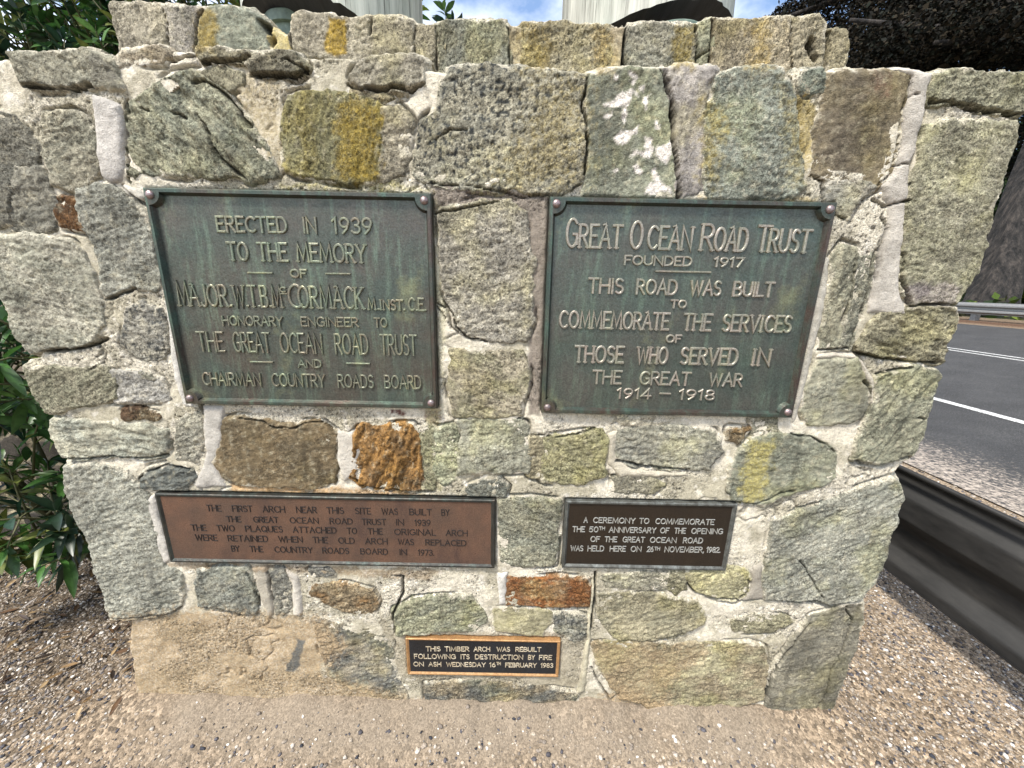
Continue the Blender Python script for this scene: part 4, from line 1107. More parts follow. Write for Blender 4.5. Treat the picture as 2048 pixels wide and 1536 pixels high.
def lines_on(key, rows, h, y0, mat, parent, dashes=(), dw=.003):
    mb = MB()
    for (yt0, yb0, xl), (yt1, yb1, xr), words, w, serif in rows:
        for wd in words:
            text, a, b = wd[:3]
            o = wd[3] if len(wd) > 3 else {}
            ym = lambda x, t: (yt0 + (yt1 - yt0)*(x - xl)/(xr - xl)) if t else (yb0 + (yb1 - yb0)*(x - xl)/(xr - xl))
            ta, ba, tb, bb = ym(a, 1), ym(a, 0), ym(b, 1), ym(b, 0)
            if 'top' in o:
                ta = tb = o['top']
                ta, tb = o['top'], o['top'] + (bb - ba)
            if 'bot' in o:
                ba, bb = o['bot'], o['bot'] + (bb - ba)
            A, B = on_wall(*pix(key, (a, (ta + ba)/2))), on_wall(*pix(key, (b, (tb + bb)/2)))
            A0, B0 = on_wall(*pix(key, (a, ba))), on_wall(*pix(key, (b, bb)))
            A1, B1 = on_wall(*pix(key, (a, ta))), on_wall(*pix(key, (b, tb)))
            cap = ((A1[1] - A0[1]) + (B1[1] - B0[1]))/2 - 2*w*.6
            zb = A0[1] + w*.6
            letter_word(mb, text, A[0], B[0], zb, cap, (B0[1] - A0[1])/(B[0] - A[0]), w*o.get('w', 1), h, y0, serif, o.get('first', 1.0))
    for (xa, ya, xb, yb) in dashes:
        A, B = on_wall(*pix(key, (xa, ya))), on_wall(*pix(key, (xb, yb)))
        rb = MB()
        stroke_mesh(rb, [A, B], dw, h, y0)
        rb.build('rule', mat, parent)
    return mb.build('lettering', mat, parent)


def dome(name, x, z, y, r, mat, parent):
    m = MB()
    rings = []
    for k in range(7):
        t = k/6*math.pi/2*.97
        rr, hh = r*math.cos(t), r*.75*math.sin(t)
        rings.append([(x + rr*math.cos(2*math.pi*i/20), y - hh, z + rr*math.sin(2*math.pi*i/20)) for i in range(20)])
    base = [[(p[0], y + .012, p[2]) for p in rings[0]]]
    m.loft(base + rings)
    return m.build(name, mat, parent, True)


def plaque(key, label, fw, cr, m_field, m_frame, bolts=True, y_front=-.010, y_field=.003):
    rc = RECT[key]
    o = empty('plaque', ((rc[0] + rc[1])/2, .02, (rc[2] + rc[3])/2), label, 'plaque', 'metal plaques fixed to the stone pier')
    plate_mesh('field', rc, fw*.5, y_field, .030, m_field, o)
    frame_mesh('frame', rc, fw, cr, y_front, y_field, .034, m_frame, o)
    if bolts:
        for x in (rc[0] + .017, rc[1] - .017):
            for z in (rc[2] + .017, rc[3] - .017):
                dome('bolt', x, z, y_front, .0105, M_BOLT, o)
    return o


pL = plaque('ML', 'large green-brown bronze plaque reading ERECTED IN 1939, left of the pair', .015, .030, M_BRONZE, M_FRAME_D)
wl = .0029
lines_on('ML', [
    ((238, 345, 500), (250, 358, 1540), [('ERECTED', 500, 972), ('IN', 1072, 1168), ('1939', 1265, 1535)], .0030, False),
    ((410, 533, 575), (425, 550, 1490), [('TO', 575, 715), ('THE', 775, 975), ('MEMORY', 1030, 1495)], .0029, True),
    ((590, 645, 985), (590, 648, 1105), [('OF', 988, 1103)], .0026, False),
    ((688, 833, 240), (708, 855, 1480), [('M', 240, 322, {'top': 672, 'w': .9}), ('AJOR.', 318, 604, {'w': .9}), ('W.T.B.', 612, 866, {'w': .85}), ('M', 866, 938, {'w': .85}), ('C', 975, 1072, {'top': 688}), ('ORMACK', 1040, 1480, {'w': .95})], .0030, True),
    ((705, 755, 918), (706, 756, 968), [('c', 918, 968)], .0020, False),
    ((788, 858, 1500), (795, 868, 1895), [('M', 1502, 1560, {'top': 778, 'w': .9}), ('.INST.', 1566, 1755, {'w': .9}), ('C.E.', 1770, 1893, {'top': 778, 'w': .9})], .0026, True),
    ((897, 962, 540), (912, 975, 1635), [('HONORARY', 540, 945), ('ENGINEER', 1060, 1445), ('TO', 1545, 1635)], .0022, False),
    ((1002, 1132, 380), (1025, 1160, 1830), [('THE', 378, 555), ('GREAT', 612, 860), ('OCEAN', 922, 1205), ('ROAD', 1283, 1510), ('TRUST', 1585, 1830)], .0026, False),
    ((1187, 1240, 1040), (1188, 1242, 1200), [('AND', 1040, 1200)], .0022, False),
    ((1272, 1355, 410), (1295, 1382, 1860), [('CHAIRMAN', 410, 800), ('COUNTRY', 868, 1225), ('ROADS', 1303, 1545), ('BOARD', 1612, 1860)], .0024, False),
], .0042, .003, M_LETTER_L, pL, [(715, 613, 870, 615), (1230, 619, 1385, 621), (732, 1202, 873, 1205), (1368, 1212, 1513, 1215)], .0022)

pR = plaque('MR', 'large green bronze plaque reading THIS ROAD WAS BUILT, right of the pair', .015, .030, M_BRONZE_R, M_FRAME_D)
lines_on('MR', [
    ((222, 380, 205), (262, 418, 1820), [('G', 205, 288, {'top': 185}), ('REAT', 290, 580), ('O', 630, 718, {'top': 203}), ('CEAN', 745, 1045), ('R', 1098, 1190, {'top': 222}), ('OAD', 1185, 1412), ('T', 1465, 1560, {'top': 232}), ('RUST', 1545, 1825)], .0031, True),
    ((430, 495, 590), (448, 512, 1385), [('FOUNDED', 590, 1040), ('1917', 1182, 1382)], .0024, False),
    ((580, 682, 350), (610, 708, 1580), [('THIS', 350, 590), ('ROAD', 670, 945), ('WAS', 1025, 1235), ('BUILT', 1310, 1582)], .0030, False),
    ((725, 780, 895), (728, 782, 1005), [('TO', 895, 1005)], .0024, False),
    ((797, 912, 160), (832, 944, 1700), [('COMMEMORATE', 160, 890), ('THE', 980, 1170), ('SERVICES', 1240, 1700)], .0028, True),
    ((956, 1008, 865), (958, 1010, 970), [('OF', 865, 970)], .0024, False),
    ((1028, 1140, 262), (1052, 1163, 1560), [('THOSE', 260, 590), ('WHO', 673, 882), ('SERVED', 963, 1345), ('IN', 1437, 1560)], .0030, True),
    ((1190, 1280, 378), (1215, 1300, 1375), [('THE', 378, 575), ('GREAT', 692, 1030), ('WAR', 1150, 1375)], .0028, False),
    ((1310, 1377, 540), (1322, 1390, 1190), [('1914', 540, 770), ('1918', 950, 1190)], .0024, False),
], .0046, .003, M_LETTER, pR, [(802, 537, 1158, 544), (828, 1345, 893, 1347)], .0022)

pC = plaque('MC', 'long reddish copper plaque about the first arch, under the left bronze one', .007, 0, M_COPPER, M_VERDI, False, -.004, .001)
lines_on('MC', [
    ((115, 151, 325), (142, 178, 1728), [('THE', 325, 410), ('FIRST', 472, 590), ('ARCH', 648, 778), ('NEAR', 842, 962), ('THIS', 1018, 1118), ('SITE', 1182, 1275), ('WAS', 1335, 1430), ('BUILT', 1495, 1625), ('BY', 1680, 1728)], .0013, False),
    ((180, 213, 440), (202, 237, 1618), [('THE', 440, 525), ('GREAT', 595, 740), ('OCEAN', 805, 972), ('ROAD', 1035, 1168), ('TRUST', 1220, 1362), ('IN', 1418, 1465), ('1939', 1525, 1618)], .0013, False),
    ((228, 263, 235), (262, 296, 1832), [('THE', 235, 325), ('TWO', 383, 487), ('PLAQUES', 548, 765), ('ATTACHED', 822, 1075), ('TO', 1135, 1193), ('THE', 1255, 1342), ('ORIGINAL', 1408, 1650), ('ARCH', 1705, 1832)], .0013, False),
    ((285, 320, 260), (320, 353, 1825), [('WERE', 260, 388), ('RETAINED', 447, 680), ('WHEN', 740, 880), ('THE', 938, 1025), ('OLD', 1085, 1180), ('ARCH', 1240, 1370), ('WAS', 1430, 1522), ('REPLACED', 1588, 1825)], .0013, False),
    ((350, 384, 468), (375, 408, 1640), [('BY', 468, 515), ('THE', 575, 652), ('COUNTRY', 717, 938), ('ROADS', 993, 1148), ('BOARD', 1212, 1372), ('IN', 1438, 1482), ('1973.', 1545, 1640)], .0013, False),
], .0017, .001, M_COPPER_L, pC)

pB = plaque('MB', 'dark brown plaque with silver letters about a 50th anniversary ceremony', .0068, 0, M_BROWN, M_LEAD, False, -.004, .002)
lines_on('MB', [
    ((282, 338, 345), (305, 361, 1688), [('A', 345, 390), ('CEREMONY', 443, 878), ('TO', 915, 1020), ('COMMEMORATE', 1082, 1688)], .0015, False),
    ((376, 432, 230), (400, 456, 1775), [('THE', 230, 360), ('50', 400, 498), ('ANNIVERSARY', 605, 1090), ('OF', 1130, 1225), ('THE', 1275, 1395), ('OPENING', 1450, 1775)], .0015, False),
    ((378, 412, 500), (379, 413, 565), [('TH', 503, 565)], .0012, False),
    ((478, 533, 415), (495, 551, 1570), [('OF', 415, 515), ('THE', 560, 690), ('GREAT', 745, 975), ('OCEAN', 1025, 1300), ('ROAD', 1365, 1570)], .0015, False),
    ((572, 628, 210), (590, 646, 1755), [('WAS', 210, 343), ('HELD', 385, 557), ('HERE', 612, 780), ('ON', 828, 940), ('26', 995, 1065), ('NOVEMBER,', 1175, 1585), ('1982.', 1605, 1752)], .0015, False),
    ((586, 620, 1068), (587, 621, 1130), [('TH', 1070, 1130)], .0012, False),
], .0012, .002, M_SILVER, pB)

pS = plaque('MS', 'small black glossy plaque with orange copper edge, lowest on the pier', .0046, 0, M_BLACK, M_ORANGE, False, -.003, .001)
lines_on('MS', [
    ((185, 236, 395), (195, 243, 1675), [('THIS', 395, 560), ('TIMBER', 605, 878), ('ARCH', 925, 1110), ('WAS', 1180, 1330), ('REBUILT', 1388, 1675)], .0014, False),
    ((268, 319, 265), (282, 333, 1795), [('FOLLOWING', 265, 728), ('ITS', 780, 882), ('DESTRUCTION', 940, 1475), ('BY', 1528, 1605), ('FIRE', 1650, 1795)], .0014, False),
    ((355, 403, 258), (372, 419, 1808), [('ON', 258, 375), ('ASH', 425, 568), ('WEDNESDAY', 622, 1060), ('16', 1100, 1170), ('FEBRUARY', 1275, 1625), ('1983', 1668, 1808)], .0014, False),
    ((358, 388, 1178), (359, 389, 1228), [('TH', 1178, 1228)], .0011, False),
], .0010, .001, M_PALE, pS)

# ------------------------------------------------------------------ ground, road
ROAD_A, ROAD_B, ROAD_T = 3.3, 13.4, 0.105      # road strip between x = A and B, banked from x = 5.2


def terr(x, y):
    x, y = np.asarray(x, float), np.asarray(y, float)
    z = np.maximum(0, np.minimum(x, 14.5) - 5.2)*0.088
    z = z + np.maximum(0, x - 16.0)*0.16*sstep(16, 22, x)
    # sandy heap against the foot of the pier
    dx = np.maximum(np.maximum(-1.33 - x, x - 1.14), 0)
    dy = np.maximum(-y, 0)*(y < .5)
    r = np.hypot(dx, dy*1.0)
    z = z + .060*(1 + .5*fbm(x, y*0, 5, 3, 950))*np.exp(-(r/.16)**1.3)*(y > -1.0)*(y < 1.8)
    near = np.exp(-((x/4)**4 + (y/4)**4))
    z = z + near*(.012*fbm(x, y, 1.8, 3, 900) + .006*fbm(x, y, 9, 3, 901) + .0035*fbm(x, y, 40, 2, 902))
    # faint wheel ruts running along the rail
    z = z - .014*np.exp(-((x - 1.55)/.06)**2)*(y < 1.5) - .012*np.exp(-((x - 1.38 - .04*y)/.04)**2)*(y < 1.5)
    return z


def axis(parts):
    out = []
    for a, b, s in parts:
        out += list(np.arange(a, b - 1e-9, s))
    return np.array(out + [parts[-1][1]])


m, t, b = new_mat('gravel_ground')
a = nd(t, 'ShaderNodeAttribute', attribute_name='tint')
tc = nd(t, 'ShaderNodeTexCoord')
v1 = nd(t, 'ShaderNodeTexVoronoi', Scale=95.0)
v2 = nd(t, 'ShaderNodeTexVoronoi', Scale=230.0)
for v in (v1, v2):
    t.links.new(tc.outputs['Object'], v.inputs['Vector'])
hs = ramp(t, v1.outputs['Color'], [(.0, (.18, .18, .20)), (.25, (.50, .47, .44)), (.5, (.95, .90, .84)), (.72, (1.35, 1.28, 1.2)), (.9, (2.1, 2.05, 2.0)), (1., (.15, .15, .17))])
h2 = ramp(t, v2.outputs['Color'], [(.0, .45), (.5, 1.0), (1., 1.6)])
c = mixc(t, 1.0, a.outputs['Color'], hs.outputs[0], 'MULTIPLY')
# fine sand hides the stones where the mesh colour's alpha-like channel says so: use a low-contrast mix by noise
ns = noise(t, 5, 4, .6)
gm = nd(t, 'ShaderNodeMath', operation='MULTIPLY')
t.links.new(ramp(t, ns.outputs['Fac'], [(.35, .7), (.65, 1.)]).outputs[0], gm.inputs[0])
t.links.new(a.outputs['Alpha'], gm.inputs[1])
c = mixc(t, gm.outputs[0], a.outputs['Color'], c)
c = mixc(t, .6, c, h2.outputs[0], 'MULTIPLY')
t.links.new(c, b.inputs['Base Color'])
b.inputs['Roughness'].default_value = .95
b.inputs['Specular IOR Level'].default_value = .15
p = bump(t, b, ramp(t, v1.outputs['Distance'], [(0, 1.), (.6, 0.)]).outputs[0], 1.0, .005)
t.links.new(gm.outputs[0], b.inputs['Normal'].links[0].from_node.inputs['Strength'])
bump(t, b, ramp(t, v2.outputs['Distance'], [(0, 1.), (.6, 0.)]).outputs[0], .5, .002, p)
M_GROUND = m

gx = axis([(-300, -30, 15), (-30, -4, 1.3), (-4, -2.4, .05), (-2.4, 2.4, .014), (2.4, 6, .06), (6, 24, .5), (24, 60, 4), (60, 400, 20)])
gy = axis([(-300, -30, 15), (-30, -3, 1.5), (-3, -.85, .08), (-.85, 1.6, .014), (1.6, 5, .07), (5, 30, .8), (30, 60, 4), (60, 400, 20)])
GX, GY = np.meshgrid(gx, gy)
GZ = terr(GX, GY)
sand = np.exp(-np.maximum(0, np.hypot(np.maximum(np.maximum(-1.05 - GX, GX - .75), 0), np.maximum(-GY, 0)) - .10)/.12)*(GY < .6)
sand = np.clip(sand*(1 + .8*fbm(GX, GY, 6, 3, 910)), 0, 1)
gc = lin((158, 143, 124))*.66*(1 - sand[..., None]) + lin((168, 154, 136))*.54*sand[..., None]
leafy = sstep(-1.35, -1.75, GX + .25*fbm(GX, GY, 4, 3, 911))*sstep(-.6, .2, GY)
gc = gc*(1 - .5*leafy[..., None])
red = np.exp(-((GX - 13.6)/.5)**2)
gc = gc*(1 - red[..., None]) + lin((104, 78, 62))*.6*red[..., None]
far = sstep(14.2, 15, GX)
gc = gc*(1 - far[..., None]) + lin((58, 62, 40))*.7*far[..., None]
nzv, nxv = GX.shape
vid = np.arange(nzv*nxv).reshape(nzv, nxv)
quads = np.stack([vid[:-1, :-1], vid[:-1, 1:], vid[1:, 1:], vid[1:, :-1]], -1).reshape(-1, 4)
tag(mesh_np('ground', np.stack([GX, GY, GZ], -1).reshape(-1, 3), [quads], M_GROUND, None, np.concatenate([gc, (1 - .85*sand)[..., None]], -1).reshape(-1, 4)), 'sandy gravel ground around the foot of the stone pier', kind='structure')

m, t, b = new_mat('asphalt')
tc = nd(t, 'ShaderNodeTexCoord')
sx = nd(t, 'ShaderNodeSeparateXYZ')
t.links.new(tc.outputs['Object'], sx.inputs[0])
n1, n2, n3 = noise(t, 90, 4, .7), noise(t, 2.2, 4, .6), noise(t, 38, 3, .7)
c = ramp(t, n1.outputs['Fac'], [(.3, (.010, .010, .010)), (.55, (.040, .039, .038)), (.74, (.15, .145, .14))]).outputs[0]
c = mixc(t, 1.0, c, ramp(t, n2.outputs['Fac'], [(.3, .75), (.7, 1.3)]).outputs[0], 'MULTIPLY')
# loose stones thrown on the shoulder, thinning towards the lane
md = nd(t, 'ShaderNodeMath', operation='MULTIPLY_ADD')
t.links.new(sx.outputs['X'], md.inputs[0])
md.inputs[1].default_value = -.42
md.inputs[2].default_value = 1.86
ad = nd(t, 'ShaderNodeMath', operation='ADD')
t.links.new(md.outputs[0], ad.inputs[0])
t.links.new(n3.outputs['Fac'], ad.inputs[1])
sf = ramp(t, ad.outputs[0], [(.52, 0.), (.72, 1.)])
ng = noise(t, 34, 3, .7)
gcol = ramp(t, ng.outputs['Fac'], [(.38, (.03, .03, .032)), (.5, (.26, .22, .18)), (.64, (.48, .41, .34))])
c = mixc(t, sf.outputs[0], c, gcol.outputs[0])
t.links.new(c, b.inputs['Base Color'])
b.inputs['Roughness'].default_value = .85
bump(t, b, n1.outputs['Fac'], 1., .012)
M_ROAD = m


def strip(name, x0, x1, y0, y1, dz, mat, nx=20, label=None):
    xs = np.linspace(x0, x1, nx)
    ys = np.concatenate([np.linspace(y0, 20, 40), np.linspace(22, y1, 40)])
    X, Y = np.meshgrid(xs, ys)
    zz = np.maximum(0, np.minimum(X, 14.5) - 5.2)*0.088 + dz
    v = np.arange(X.size).reshape(X.shape)
    q = np.stack([v[:-1, :-1], v[:-1, 1:], v[1:, 1:], v[1:, :-1]], -1).reshape(-1, 4)
    return tag(mesh_np(name, np.stack([X, Y, zz], -1).reshape(-1, 3), [q], mat), label, kind='structure')


strip('road', 3.6, 12.9, -60, 260, .014, M_ROAD, 60, 'dark asphalt road with white lines beside the pier')
m, t, b = new_mat('line_paint')
n1 = noise(t, 60, 4, .7)
c = ramp(t, n1.outputs['Fac'], [(.40, (.10, .10, .10)), (.50, (.52, .52, .50)), (.7, (.78, .78, .76))])
t.links.new(c.outputs[0], b.inputs['Base Color'])
b.inputs['Roughness'].default_value = .7
M_PAINT = m
strip('edge_line', 5.89, 6.00, -60, 260, .019, M_PAINT, 3, 'solid white edge line on the near side of the road')
strip('centre_line', 9.19, 9.25, -60, 260, .019, M_PAINT, 3, 'nearer white line of the double centre line')
strip('centre_line', 9.39, 9.45, -60, 260, .019, M_PAINT, 3, 'farther white line of the double centre line')

# loose pebbles
ico_v = []
ph = (1 + 5**.5)/2
for s1 in (-1, 1):
    for s2 in (-ph, ph):
        ico_v += [(0, s1, s2), (s1, s2, 0), (s2, 0, s1)]
ico_v = np.array(ico_v)/math.sqrt(1 + ph*ph)
ico_f = []
for i in range(12):
    for j in range(i + 1, 12):
        for k in range(j + 1, 12):
            if all(abs(np.linalg.norm(ico_v[p] - ico_v[q]) - 1.0515) < .01 for p, q in ((i, j), (j, k), (i, k))):
                n_ = np.cross(ico_v[j] - ico_v[i], ico_v[k] - ico_v[i])
                ico_f.append((i, j, k) if n_ @ ico_v[i] > 0 else (i, k, j))
ico_f = np.array(ico_f)


def pebbles(name, n, xr, yr, smin, smax, label, seed, accept=None):
    r = np.random.default_rng(seed)
    x, y = r.uniform(*xr, n), r.uniform(*yr, n)
    ok = ~((x > -1.34) & (x < 1.15) & (y > -.01) & (y < 1.8))
    dd = np.hypot(np.maximum(np.maximum(-1.25 - x, x - 1.08), 0), np.maximum(-y, 0))
    ok &= r.uniform(0, 1, n) < np.clip((dd - .05)/.34 + .14, .09, 1)*(y < .6) + (y >= .6)
    ok &= r.uniform(0, 1, n) < np.clip(.75 + 1.0*fbm(x, y, 5, 3, 77), .15, 1)
    x, y = x[ok], y[ok]
    n = len(x)
    s = smin*(smax/smin)**(r.uniform(0, 1, n)**2.2)
    sc = s[:, None]*r.uniform(.6, 1.25, (n, 3))*np.array([1.1, 1.1, .7])
    th = r.uniform(0, 2*np.pi, n)
    J = ico_v[None]*(1 + r.uniform(-.28, .28, (n, 12, 1)))*sc[:, None, :]
    cx, sx_ = np.cos(th)[:, None], np.sin(th)[:, None]
    P = np.stack([J[..., 0]*cx - J[..., 1]*sx_, J[..., 0]*sx_ + J[..., 1]*cx, J[..., 2]], -1)
    P += np.stack([x, y, terr(x, y) + s*.15], -1)[:, None, :]
    pal = np.array([lin(c) for c in [(196, 186, 174), (232, 228, 222), (162, 150, 136), (134, 124, 114), (88, 86, 92), (52, 54, 62), (174, 162, 146), (138, 128, 118), (120, 120, 122), (210, 196, 176)]])*.8
    ci = r.choice(len(pal), n, p=[.10, .05, .20, .17, .10, .08, .15, .08, .04, .03])
    C = pal[ci]*r.uniform(.8, 1.2, (n, 1))
    F = (ico_f[None] + (np.arange(n)*12)[:, None, None]).reshape(-1, 3)
    return tag(mesh_np(name, P.reshape(-1, 3), [F], M_PEB, None, np.repeat(C, 12, 0), True), label, 'gravel', kind='stuff')


M_PEB = tint_mat('pebble', 180, 500, .2, .15, .001, .75, .35)
pebbles('gravel', 150000, (-2.8, 2.5), (-.80, 1.2), .0019, .0080, 'loose pale and dark pebbles scattered on the sandy ground', 3)
pebbles('gravel', 14000, (2.2, 5.2), (-.2, 5.0), .004, .014, 'loose pebbles on the road shoulder beyond the dark rail', 4)

# ------------------------------------------------------------------ guard rails
def thrie(y0, y1, x, zc, hgt, lobes, depth, mb, sgn=1, n=60):
    prof = []
    for k in range(n + 1):
        u = k/n
        z = zc + (u - .5)*hgt
        s = math.cos(2*math.pi*u*lobes)
        s = max(-1, min(1, s*1.7))
        prof.append((x + sgn*depth*.5*s, z))
    prof = [(prof[0][0] + .012*sgn, prof[0][1] + .012)] + prof + [(prof[-1][0] + .012*sgn, prof[-1][1] - .012)]
    off = [(p[0] + .004, p[1]) for p in prof[::-1]]
    ring = prof + off
    return [[(px, yy, pz) for px, pz in ring] for yy in (y0, y1)]


m, t, b = new_mat('dark_rail_steel')
n1, n2 = noise(t, 1.0, 5, .65, stretch=(14, 5, 18)), noise(t, 160, 3, .6)
c = ramp(t, n1.outputs['Fac'], [(.3, (.012, .012, .012)), (.6, (.028, .027, .026)), (.8, (.046, .042, .038))])
t.links.new(c.outputs[0], b.inputs['Base Color'])
b.inputs['Roughness'].default_value = .55
b.inputs['Specular IOR Level'].default_value = .25
bump(t, b, n2.outputs['Fac'], .2, .001)
M_RAILD = m
m, t, b = new_mat('galvanised_steel')
n1 = noise(t, 30, 4, .6)
c = ramp(t, n1.outputs['Fac'], [(.3, (.20, .20, .20)), (.7, (.32, .32, .31))])
t.links.new(c.outputs[0], b.inputs['Base Color'])
b.inputs['Metallic'].default_value = .5
b.inputs['Roughness'].default_value = .45
M_GALV = m

gr = empty('guard_rail', (1.95, .4, 0), 'dark weathered steel guard rail low on the gravel right of the pier', 'guard rail')
XR = 1.93
z_bot, z_top = EYE*(1 - XR/2.15) + .0, EYE - (EYE - .578)*XR/2.15
mb = MB()
mb.loft(thrie(-3.0, 9.0, XR, (z_bot + z_top)/2, z_top - z_bot, 1.5, .045, mb, -1))
mb.build('rail', M_RAILD, gr, True)
mb = MB()
mb.tube([(XR - .02, -3.0, z_top + .006), (XR - .02, 9.0, z_top + .006)], .012, 10)
mb.build('top_bead', M_RAILD, gr, True)
for yy in (-2.2, 1.9, 3.9, 5.9, 7.9):
    mb = MB()
    mb.box((XR + .05, yy - .06, -.4), (XR + .17, yy + .06, z_top - .04))
    mb.build('post', M_RAILD, gr)

gf = empty('guard_rail', (13.75, 8, .8), 'pale galvanised guard rail across the road before the leaning trunk', 'guard rail')
XF = 13.75
zf = float(terr(XF, 8))
tA, tB = at_x(1925, 604, XF), at_x(1925, 627, XF)
mb = MB()
mb.loft(thrie(-20, 60, XF, (tA[2] + tB[2])/2, tA[2] - tB[2], 2, .085, mb, 1))
mb.build('rail', M_GALV, gf, True)
pp = at_x(1946, 640, XF + .1)
for k in range(-8, 12):
    mb = MB()
    yy = pp[1] + k*2.5
    mb.box((XF + .06, yy - .07, zf - .5), (XF + .2, yy + .07, tA[2] - .02))
    mb.build('post', M_GALV, gf)

# ------------------------------------------------------------------ timber posts on steel feet
def wood_mat():
    m, t, b = new_mat('weathered_log')
    n1 = noise(t, 1.0, 6, .7, stretch=(46, 46, 2.2))
    n2 = noise(t, 1.0, 4, .6, stretch=(120, 120, 3))
    n3 = noise(t, 3, 3, .5)
    c = ramp(t, n1.outputs['Fac'], [(.28, (.14, .13, .11)), (.42, (.36, .36, .32)), (.6, (.56, .56, .50)), (.8, (.72, .71, .66))]).outputs[0]
    c = mixc(t, ramp(t, n3.outputs['Fac'], [(.4, 0.), (.7, .45)]).outputs[0], c, (.33, .40, .34))
    cr = ramp(t, n2.outputs['Fac'], [(.30, .25), (.40, 1.0)])
    c = mixc(t, 1.0, c, cr.outputs[0], 'MULTIPLY')
    t.links.new(c, b.inputs['Base Color'])
    b.inputs['Roughness'].default_value = .85
    p = bump(t, b, cr.outputs[0], .8, .006)
    bump(t, b, n1.outputs['Fac'], .5, .008, p)
    return m


M_LOG = wood_mat()
m, t, b = new_mat('tarred_end')
n1 = noise(t, 1.0, 5, .7, stretch=(30, 4, 4))
c = ramp(t, n1.outputs['Fac'], [(.3, (.008, .008, .010)), (.6, (.022, .022, .026)), (.8, (.06, .058, .06))])
t.links.new(c.outputs[0], b.inputs['Base Color'])
b.inputs['Roughness'].default_value = .6
bump(t, b, n1.outputs['Fac'], .6, .008)
M_TAR = m
m, t, b = new_mat('green_painted_steel')
n1 = noise(t, 24, 4, .65)
c = ramp(t, n1.outputs['Fac'], [(.3, (.07, .10, .08)), (.6, (.13, .18, .145)), (.78, (.36, .40, .36))])
t.links.new(c.outputs[0], b.inputs['Base Color'])
b.inputs['Roughness'].default_value = .5
M_FOOT = m
m, t, b = new_mat('rust_bolt')
b.inputs['Base Color'].default_value = (.09, .045, .035, 1)
b.inputs['Roughness'].default_value = .8
M_RUST = m


def log_post(cx, cy, r, z0, kx, ky, foot, label, seed):
    o = empty('timber_post', (cx, cy, z0), label, 'timber post', 'round timber posts standing on the pier')
    N = 96
    rr = np.random.default_rng(seed)
    rad = [r*(1 + .012*math.sin(3*2*math.pi*i/N + seed) + .006*math.sin(11*2*math.pi*i/N)) for i in range(N)]
    for k in range(9):           # drying splits
        i0 = rr.integers(N)
        rad[i0] -= .006
    rag = rr.uniform(-.003, .003, N)
    rings = []
    for k, zz in enumerate([0, .05, .3, .8, 1.6, 2.6, 3.8]):
        sc = 1 - .012*k/3
        rings.append([(cx + rad[i]*sc*math.cos(2*math.pi*i/N), cy + rad[i]*sc*math.sin(2*math.pi*i/N),
                       z0 + zz + ((kx*rad[i]*math.cos(2*math.pi*i/N) + ky*rad[i]*math.sin(2*math.pi*i/N)) + rag[i] if k == 0 else (kx*rad[i]*math.cos(2*math.pi*i/N) + ky*rad[i]*math.sin(2*math.pi*i/N))*(1 if k < 2 else 0))) for i in range(N)])
    mb = MB()
    mb.loft(rings, True, False)
    mb.f.append(tuple(6*N + i for i in range(N)))
    mb.build('log', M_LOG, o, True)
    # tarred end grain, dished a little upwards
    R2 = []
    for q in (1.0, .8, .5, .2):
        R2.append([(cx + (rings[0][i][0] - cx)*q*.998, cy + (rings[0][i][1] - cy)*q*.998, z0 + (rings[0][i][2] - z0)*q + .004 + .03*(1 - q)) for i in range(N)])
    mb = MB()
    mb.loft(R2, True, False)
    mb.f.append(tuple(3*N + i for i in range(N)))
    mb.build('tarred_underside', M_TAR, o, True)
    fx, fy, fr, ft = foot
    f = MB()
    cir = lambda r_, z_: [(fx + r_*math.cos(2*math.pi*i/40), fy + r_*math.sin(2*math.pi*i/40), z_) for i in range(40)]
    f.loft([cir(fr*.86, 1.98), cir(fr*.86, ft - .035), cir(fr, ft - .033), cir(fr, ft - .004), cir(fr*.97, ft)])
    fo = f.build('steel_foot', M_FOOT, o)
    for a in (-2.4, -1.75, -1.2, -.7):
        mb = MB()
        bx, by = fx + fr*1.03*math.cos(a), fy + fr*1.03*math.sin(a)
        mb.loft([[(bx + q*math.cos(j*math.pi/3), by + q*math.sin(j*math.pi/3), z_) for j in range(6)] for q, z_ in ((.014, ft - .02), (.014, ft + .012))])
        mb.tube([(bx, by, ft), (bx, by, ft + .05)], .007)
        mb.build('foot_bolt', M_RUST, fo)
    return o


# feet placed under the visible steel rings
log_post(.515, .876, .336, 2.416, .21, -.117, (.555, .63, .125, 2.385), 'pale weathered round timber post on the right, sky on both sides', 3)
log_post(-.69, .726, .319, 2.253, -.284, -.481, (-.80, .61, .10, 2.395), 'pale weathered round timber post in front of the leafy shrub', 5)

# ------------------------------------------------------------------ vegetation
def leaf_mat(name, rough, spec, trans):
    m, t, b = new_mat(name)
    a = nd(t, 'ShaderNodeAttribute', attribute_name='tint')
    n = noise(t, 40, 3, .6)
    c = mixc(t, 1.0, a.outputs['Color'], ramp(t, n.outputs['Fac'], [(.3, .7), (.7, 1.3)]).outputs[0], 'MULTIPLY')
    t.links.new(c, b.inputs['Base Color'])
    b.inputs['Roughness'].default_value = rough
    b.inputs['Specular IOR Level'].default_value = spec
    if trans:
        tr = nd(t, 'ShaderNodeBsdfTranslucent')
        t.links.new(c, tr.inputs['Color'])
        mx = nd(t, 'ShaderNodeMixShader')
        mx.inputs[0].default_value = trans
        t.links.new(b.outputs[0], mx.inputs[1])
        t.links.new(tr.outputs[0], mx.inputs[2])
        t.links.new(mx.outputs[0], t.nodes['Material Output'].inputs['Surface'])
    return m


